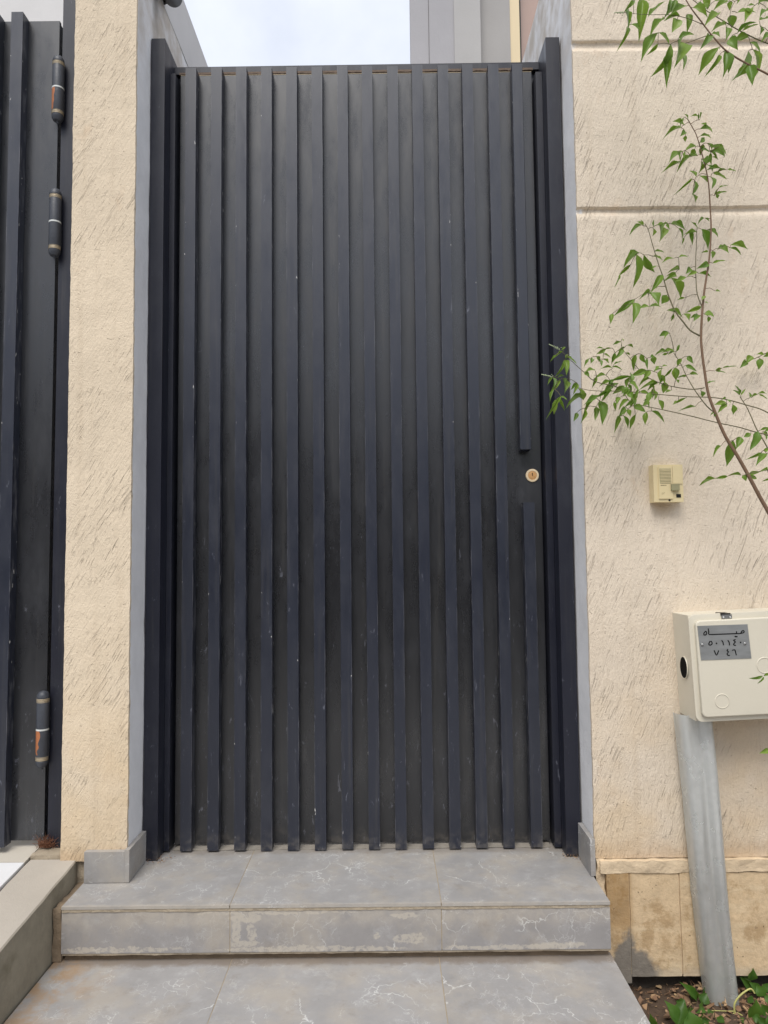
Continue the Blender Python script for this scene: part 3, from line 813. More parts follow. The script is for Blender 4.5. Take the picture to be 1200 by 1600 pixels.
for k, w in enumerate((0.0024, 0.0020, 0.0022, 0.0016, 0.0022)):
    box(bm, 0.7418 + k * 0.0029, 0.7418 + k * 0.0029 + w, YI - 0.0033, YI - 0.0028, 0.9508, 0.9528)
for a, b in (((0.7440, 0.9290), (0.7452, 0.9335)), ((0.7462, 0.9292), (0.7478, 0.9338)), ((0.7485, 0.9300), (0.7505, 0.9350)), ((0.7442, 0.9335), (0.7455, 0.9338))):
    tube(bm, ((a[0], YI - 0.0030, a[1]), (b[0], YI - 0.0030, b[1])), 0.0004, 4)
link('faded_print', bm, M['faded_ink'], ic)

# ------------------------------------------------------------------ water meter box, tilted a little, and its conduit
mb = empty('water_meter_box', (0.90, WY, 0.386), 'cream plastic water meter box with a stamped metal plate above the steel conduit', 'meter box')
TILT = R(-2.3)
PIV = Vector((0.771, 0, 0.635))
def tilt(bm):
    rm = Matrix.Rotation(TILT, 3, 'Y')
    for v in bm.verts: v.co = rm @ (v.co - PIV) + PIV
    return bm
X0, X1, Z0, Z1 = 0.771, 1.075, 0.388, 0.637
link('housing', tilt(bbox(X0 + .0015, X1, -0.249, WY + 0.001, Z0 + .002, Z1 - .001)), M['meter'], mb, bevel=0.010, seg=3, smooth=50)
def rrect(bm, x0, x1, z0, z1, ya, yb, r, n=5):
    loop = []
    for cx, cz, a0 in ((x1 - r, z1 - r, 0), (x0 + r, z1 - r, 90), (x0 + r, z0 + r, 180), (x1 - r, z0 + r, 270)):
        for k in range(n + 1):
            a = R(a0 + 90 * k / n); loop.append((cx + r * math.cos(a), cz + r * math.sin(a)))
    f = [bm.verts.new((x, ya, z)) for x, z in loop]; b = [bm.verts.new((x, yb, z)) for x, z in loop]
    bm.faces.new(f); bm.faces.new(b[::-1])
    for i in range(len(loop)):
        j = (i + 1) % len(loop); bm.faces.new((f[j], f[i], b[i], b[j]))
bm = bmesh.new(); rrect(bm, X0, X1 + .001, Z0, Z1 + .001, -0.2555, -0.2475, 0.016)
bmesh.ops.recalc_face_normals(bm, faces=bm.faces)
link('rim', tilt(bm), M['meter'], mb, bevel=0.0028, seg=2, smooth=50)
bm = bmesh.new(); rrect(bm, X0 + 0.012, X1 - 0.011, Z0 + 0.012, Z1 - 0.013, -0.2650, -0.2550, 0.012)
bmesh.ops.recalc_face_normals(bm, faces=bm.faces)
lid = link('lid', tilt(bm), M['meter'], mb, bevel=0.0035, seg=3, smooth=50)
def disc(cx, cz, r, y, deep):
    bm = bmesh.new()
    lathe(bm, (cx, y, cz), (0, -1, 0), ((r * 1.06, -0.0005), (r, 0.0010), (r * 0.93, 0.0012), (r * 0.90, 0.0002), (0.0, 0.0002)), 32)
    return bm
link('knockout', disc(0.8385, 0.4385, 0.0168, -0.2650, 0), M['meter'], lid, smooth=40)
link('knockout', disc(0.9410, 0.5200, 0.0185, -0.2650, 0), M['meter'], lid, smooth=40)
PL = [[0.7872, 0.613], [0.9047, 0.6158], [0.9106, 0.5368], [0.7931, 0.5336]]
bm = bmesh.new()
f = [bm.verts.new((x, -0.2662, z)) for x, z in PL]; b = [bm.verts.new((x, -0.2648, z)) for x, z in PL]
bm.faces.new(f[::-1]); bm.faces.new(b)
for i in range(4): bm.faces.new((f[i], f[(i + 1) % 4], b[(i + 1) % 4], b[i]))
bmesh.ops.recalc_face_normals(bm, faces=bm.faces)
pl = link('number_plate', bm, M['plate'], lid)
bm = bmesh.new()
for st in [[[0.8058, 0.6006], [0.8019, 0.5963], [0.8017, 0.5924], [0.8054, 0.592], [0.8081, 0.595], [0.8077, 0.599], [0.8048, 0.6006]], [[0.812, 0.6068], [0.8132, 0.5987], [0.8142, 0.5932], [0.8342, 0.5932], [0.8591, 0.5939], [0.8781, 0.5943], [0.8872, 0.5947], [0.8906, 0.5998], [0.895, 0.601], [0.8955, 0.5972], [0.8916, 0.5954], [0.8872, 0.5947]], [[0.8779, 0.5999], [0.8782, 0.5943]], [[0.8155, 0.5777], [0.8121, 0.5715], [0.8139, 0.5685], [0.8189, 0.5696], [0.8197, 0.5745], [0.8167, 0.5779]], [[0.8423, 0.5792], [0.8453, 0.5749], [0.8462, 0.5675]], [[0.8567, 0.5791], [0.8596, 0.5747], [0.8605, 0.5673]], [[0.8751, 0.5808], [0.8704, 0.5786], [0.8743, 0.5752], [0.8703, 0.5709], [0.8708, 0.5679], [0.8752, 0.5672]], [[0.824, 0.556], [0.8291, 0.5448], [0.8345, 0.5558]], [[0.8565, 0.5587], [0.8541, 0.5548], [0.8575, 0.5525], [0.8538, 0.5476], [0.8559, 0.5445], [0.8602, 0.5441]], [[0.8657, 0.5557], [0.8719, 0.5568], [0.8736, 0.5524], [0.8755, 0.5443]]]:
    pts = [(x, -0.26640, z, 0) for x, z in st]
    tube(bm, [Vector(p[:3]) for p in smooth_path(pts, 3)], 0.00125, 6)
for x, z in [[0.8748, 0.5876], [0.8783, 0.5875], [0.8302, 0.5723], [0.8867, 0.5738]]:
    lathe(bm, (x, -0.2660, z), (0, -1, 0), ((0.0018, 0), (0.0018, 0.0009)), 10)
for v in bm.verts: v.co.y = max(min(v.co.y, -0.2660), -0.2668)
link('lettering', bm, M['ink'], pl)
for x, z in [[0.7967, 0.5694], [0.8966, 0.5709]]:
    bm = bmesh.new()
    lathe(bm, (x, -0.2660, z), (0, -1, 0), ((0.0036, 0), (0.0034, 0.0014), (0.0018, 0.0026), (0, 0.0028)), 14)
    link('rivet', bm, M['steel'], pl, smooth=60)
link('clip', bbox(0.847, 0.870, -0.2575, -0.230, 0.636, 0.6415), M['black'], mb, bevel=0.001)
cl = link('clip_plate', tilt(bbox(0.8485, 0.8725, -0.2585, -0.2560, 0.6195, 0.6345)), M['steel'], mb, bevel=0.0008)
for xx in (0.853, 0.8685):
    bm = bmesh.new()
    lathe(bm, (xx, -0.2585, 0.631), (0, -1, 0), ((0.0034, 0), (0.0031, 0.0014), (0, 0.0026)), 12)
    link('rivet', bm, M['steel'], cl, smooth=60)
bm = bmesh.new(); lathe(bm, (0.7765, -0.2040, 0.5085), (-1, 0, 0), ((0.0262, 0), (0.0262, 0.0026), (0.0258, 0.0030), (0.0252, 0.0026), (0.0252, 0.001), (0, 0.001)), 28)
for v in bm.verts: v.co.y = -0.211 + (v.co.y + 0.204) * 0.80
port = link('cable_port', bm, M['meter'], mb, smooth=50)
bm = bmesh.new(); lathe(bm, (0.7765, -0.2040, 0.5085), (-1, 0, 0), ((0.0252, 0.0018), (0.0251, 0.0028), (0.010, 0.0022), (0, 0.0020)), 28)
for v in bm.verts: v.co.y = -0.211 + (v.co.y + 0.204) * 0.80
link('port_shade', bm, M['ink'], port, smooth=50)  # black disc stands in for the shade inside the hole
lug = link('latch_lug', tilt(bbox(0.958, 0.990, -0.262, -0.249, 0.380, 0.404)), M['meter'], mb, bevel=0.003, seg=2, smooth=50)
bm = bmesh.new(); lathe(bm, (0.962, -0.2625, 0.381), (0, -1, 0), ((0.0045, 0), (0.0045, 0.0006), (0, 0.0006)), 14)
link('latch_hole', bm, M['black'], lug)

bm = bmesh.new()                                         # galvanised conduit cover: flat flange, shallow rib, round shoulder
prof = [(-0.0455, 0.000), (-0.0452, 0.014), (-0.0425, 0.0255), (-0.0370, 0.0335), (-0.0295, 0.0385), (-0.0210, 0.0395), (-0.0120, 0.0368), (-0.0045, 0.0330), (0.0005, 0.0320),
        (0.0050, 0.0345), (0.0110, 0.0400), (0.0185, 0.0430), (0.0265, 0.0415), (0.0335, 0.0345), (0.0385, 0.0235), (0.0415, 0.0100), (0.0425, -0.004)]
rows = []
NP = 40
for i in range(NP + 1):
    f_ = i / NP
    z = 0.395 - 0.675 * f_
    xc = 0.8045 + 0.041 * f_ + 0.0016 * math.sin(f_ * 7)
    wd = 1.0 - 0.13 * f_
    dent = 0.0
    rows.append([bm.verts.new((xc + px * wd - 0.0012 * math.exp(-((f_ - .62) / .012) ** 2) * (px < -.02), WY - 0.0145 - py - 0.004 * f_ + 0.003 * math.exp(-((f_ - .62) / .010) ** 2) * (px < -.015) + 0.003 * math.exp(-((f_ - .87) / .008) ** 2) * (px < -.035), z)) for px, py in prof])
for a, c in zip(rows, rows[1:]):
    for k in range(len(prof) - 1): bm.faces.new((a[k], c[k], c[k + 1], a[k + 1]))
r = bmesh.ops.solidify(bm, geom=bm.faces[:], thickness=0.0015)
bmesh.ops.recalc_face_normals(bm, faces=bm.faces)
link('conduit_cover', bm, M['galv'], smooth=50, origin=(0.845, WY, -0.28), label='dented galvanised steel conduit running from the meter box down into the soil', cat='conduit')

# ------------------------------------------------------------------ camera on the left wall, seen from below
sc_ = empty('security_camera', (-0.583, 0.05, 2.42), 'black bullet camera poking into view at the top of the grey wall', 'camera')
ax = Vector((0.06, -0.93, -0.36)).normalized(); c0 = Vector((-0.5480, 0.004, 2.421))
bm = bmesh.new(); lathe(bm, c0, ax, ((0.0, -0.062), (0.0245, -0.058), (0.0265, -0.05), (0.0265, 0.028), (0.0280, 0.032), (0.0280, 0.052), (0.0250, 0.053), (0.0235, 0.044), (0.0, 0.043)), 28)
link('housing', bm, M['black'], sc_, smooth=40)
bm = bmesh.new(); lathe(bm, c0 + ax * 0.043, ax, ((0.0175, 0), (0.0175, 0.004), (0.0160, 0.0045), (0.0155, 0.002), (0.0, 0.004)), 24)
link('lens', bm, M['steel'], sc_, smooth=40)
bm = bmesh.new(); tube(bm, ((-0.584, 0.055, 2.43), (-0.57, 0.06, 2.440), (-0.550, 0.05, 2.425)), 0.010, 10)
link('bracket', bm, M['black'], sc_, smooth=40)

# ------------------------------------------------------------------ houses beyond
h = empty('house', (1.2, 2.7, 0), 'grey rendered house rising behind the top right of the gate, with a beige framed window', 'house')
link('wall', rough_block(0.2615, 0.5554, 2.62, 2.70, -0.1, 7.0, 0.25, 0.0006), M['house'], h)
link('wall', rough_block(0.5556, 0.7330, 2.612, 4.4, -0.1, 7.0, 0.25, 0.0006), M['house_pale'], h)
link('wall_joint', bbox(0.3845, 0.3865, 2.6165, 2.6195, -0.1, 7.0), M['win_dark'], h)
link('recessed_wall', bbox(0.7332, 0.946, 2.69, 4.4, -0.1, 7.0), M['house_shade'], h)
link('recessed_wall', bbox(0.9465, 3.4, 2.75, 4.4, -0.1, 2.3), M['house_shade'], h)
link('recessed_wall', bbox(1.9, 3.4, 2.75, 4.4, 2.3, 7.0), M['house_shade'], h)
w_ = link('window', bbox(0.947, 1.90, 2.80, 2.84, 2.301, 6.99), M['win_glass'], h)
link('frame', bbox(0.9470, 1.0128, 2.700, 2.799, 2.301, 6.99), M['win_frame'], w_, bevel=0.003)
link('frame', bbox(1.84, 1.899, 2.700, 2.799, 2.301, 6.99), M['win_frame'], w_, bevel=0.003)
link('seal', bbox(1.0130, 1.033, 2.75, 2.799, 2.301, 6.99), M['win_dark'], w_)
link('mullion', bbox(1.0132, 1.839, 2.74, 2.798, 5.6, 5.66), M['win_frame'], w_)
n_ = empty('neighbour_house', (-2.4, 1.6, 0), 'plain pale grey house wall showing above the left gate', 'house')
link('wall', rough_block(-4.5, -1.3, 1.3, 1.6, -0.1, 5.0, 0.25, 0.0006), M['coping'], n_)

# across the street, behind the camera (mirrored softly in the gate paint)
def opposite(x0, x1, y, hgt, label, wins):
    o = empty('opposite_house', ((x0 + x1) / 2, y, -0.42), label, 'house')
    link('wall', bbox(x0, x1, y - 6, y, -0.42, hgt), M['opp'], o)
    link('parapet', bbox(x0 - 0.1, x1 + 0.1, y - 0.3, y + 0.08, hgt + 0.001, hgt + 0.35), M['opp'], o)
    for wx, wz in wins:
        w = link('window', bbox(wx - 0.5, wx + 0.5, y + 0.002, y + 0.03, wz, wz + 1.1), M['opp_glass'], o)
        link('frame', bbox(wx - 0.6, wx + 0.6, y + 0.001, y + 0.06, wz - 0.12, wz - 0.001), M['opp'], w)
opposite(-11.0, -1.6, -9.0, 3.35, 'brown two storey house across the street, to the left', ((-8, 1.5), (-5, 1.5), (-2.9, 1.5)))
opposite(-1.4, 9.5, -9.6, 2.65, 'lower brown house across the street, to the right', ((1.2, 1.0), (4, 1.0), (7, 1.0)))

# ------------------------------------------------------------------ plants
SAP_B = [('trunk',[[.9922,-.36,.7229,.0052],[.951,-.3518,.8087,.00482],[.9251,-.3463,.8682,.00456],[.9059,-.3425,.9092,.00439],[.8855,-.3383,.9565,.00419],[.8635,-.3339,1.0042,.00398],[.8397,-.3297,1.0509,.00378],[.8219,-.3252,1.1039,.00358],[.8092,-.3214,1.1497,.0034],[.8043,-.3172,1.2034,.0032],[.8015,-.3131,1.2576,.00301],[.8024,-.3106,1.2903,.00289],[.8086,-.3065,1.3452,.0027],[.8191,-.3019,1.4069,.00249],[.8349,-.2965,1.4787,.00224],[.8447,-.2913,1.5499,.00199],[.8469,-.2875,1.6021,.00182],[.8476,-.2827,1.6697,.00159],[.8439,-.2797,1.7114,.00145],[.8363,-.2764,1.7567,.0013],[.8276,-.2733,1.799,.00116],[.8204,-.2719,1.8178,.00109],[.8096,-.27,1.8419,.001]]),('branch',[[.8099,-.29,1.2967,.002],[.7887,-.2856,1.3118,.00189],[.7748,-.2814,1.3335,.00179],[.7582,-.276,1.3626,.00166],[.7459,-.269,1.4061,.0015],[.7384,-.2623,1.45,.00133],[.7301,-.2566,1.4869,.0012],[.721,-.2493,1.5353,.00102],[.7132,-.2425,1.5805,.00086],[.7061,-.24,1.5958,.0008]]),('branch',[[.8207,-.285,1.3655,.0014],[.8117,-.2787,1.4017,.00127],[.8131,-.2717,1.4453,.00113],[.8163,-.2658,1.482,.00102],[.8258,-.2553,1.5488,.00081],[.8304,-.25,1.5826,.0007]]),('branch',[[.8284,-.31,1.1082,.0015],[.8145,-.3019,1.1246,.00141],[.7963,-.2869,1.1628,.00123],[.7809,-.2709,1.2074,.00104],[.7749,-.2619,1.2343,.00094],[.7621,-.25,1.2681,.0008]]),('branch',[[.8083,-.305,1.169,.0013],[.7845,-.2963,1.1674,.00122],[.7572,-.2864,1.174,.00113],[.7297,-.2764,1.1835,.00103],[.7022,-.2659,1.1986,.00093],[.6797,-.2559,1.2206,.00084],[.6583,-.2431,1.2574,.00072],[.6432,-.2337,1.2853,.00063],[.6427,-.23,1.299,.0006]]),('branch',[[.9622,-.33,1.0883,.0014],[.9479,-.3288,1.0991,.00137],[.9238,-.327,1.1128,.00133],[.8943,-.325,1.1227,.00128],[.8499,-.322,1.1369,.00121],[.8099,-.3194,1.1432,.00115],[.762,-.3164,1.1457,.00108],[.6989,-.3123,1.1526,.00099],[.6532,-.3094,1.1577,.00092],[.6329,-.3081,1.1609,.00089],[.6022,-.3062,1.163,.00084],[.5663,-.3039,1.164,.00079],[.5355,-.302,1.1674,.00075],[.5048,-.3,1.1762,.0007]]),('branch',[[.977,-.3,1.0504,.0014],[.9277,-.2858,1.068,.00131],[.8958,-.2767,1.0807,.00125],[.8516,-.2645,1.0942,.00118],[.79,-.2477,1.1159,.00107],[.7292,-.2316,1.135,.00097],[.6996,-.2239,1.1438,.00092],[.6672,-.2155,1.1558,.00087],[.6557,-.2106,1.1738,.00084],[.6472,-.205,1.1977,.0008]]),('branch',[[.9405,-.36,.9735,.0018],[.9315,-.3513,1.0027,.00164],[.9208,-.341,1.0377,.00146],[.9109,-.3328,1.065,.00131],[.8995,-.3191,1.1147,.00106],[.8872,-.31,1.1458,.0009]]),('branch',[[.6294,-.28,1.1705,.0012],[.5993,-.2881,1.1802,.0011],[.5545,-.2998,1.1876,.00096],[.5249,-.3097,1.2091,.00084],[.4954,-.3198,1.2316,.00072],[.4779,-.3262,1.2466,.00065],[.4663,-.33,1.2539,.0006]]),('branch',[[.9677,-.36,.5056,.001],[.9223,-.3537,.5148,.00075],[.8944,-.35,.5103,.0006]]),('branch',[[1.0998,-.2,1.3301,.0014],[1.0456,-.1937,1.2919,.00115],[1.0225,-.1914,1.2847,.00105],[.9915,-.1881,1.2697,.00092],[.9606,-.185,1.2611,.0008]]),('branch',[[.9905,-.36,.9875,.0012],[.9349,-.3684,.9697,.00103],[.9037,-.373,.9652,.00094],[.8572,-.38,.9563,.0008]]),('branch',[[.9953,-.3,.3517,.001],[.9477,-.293,.3389,.00072],[.9273,-.29,.334,.0006]])]
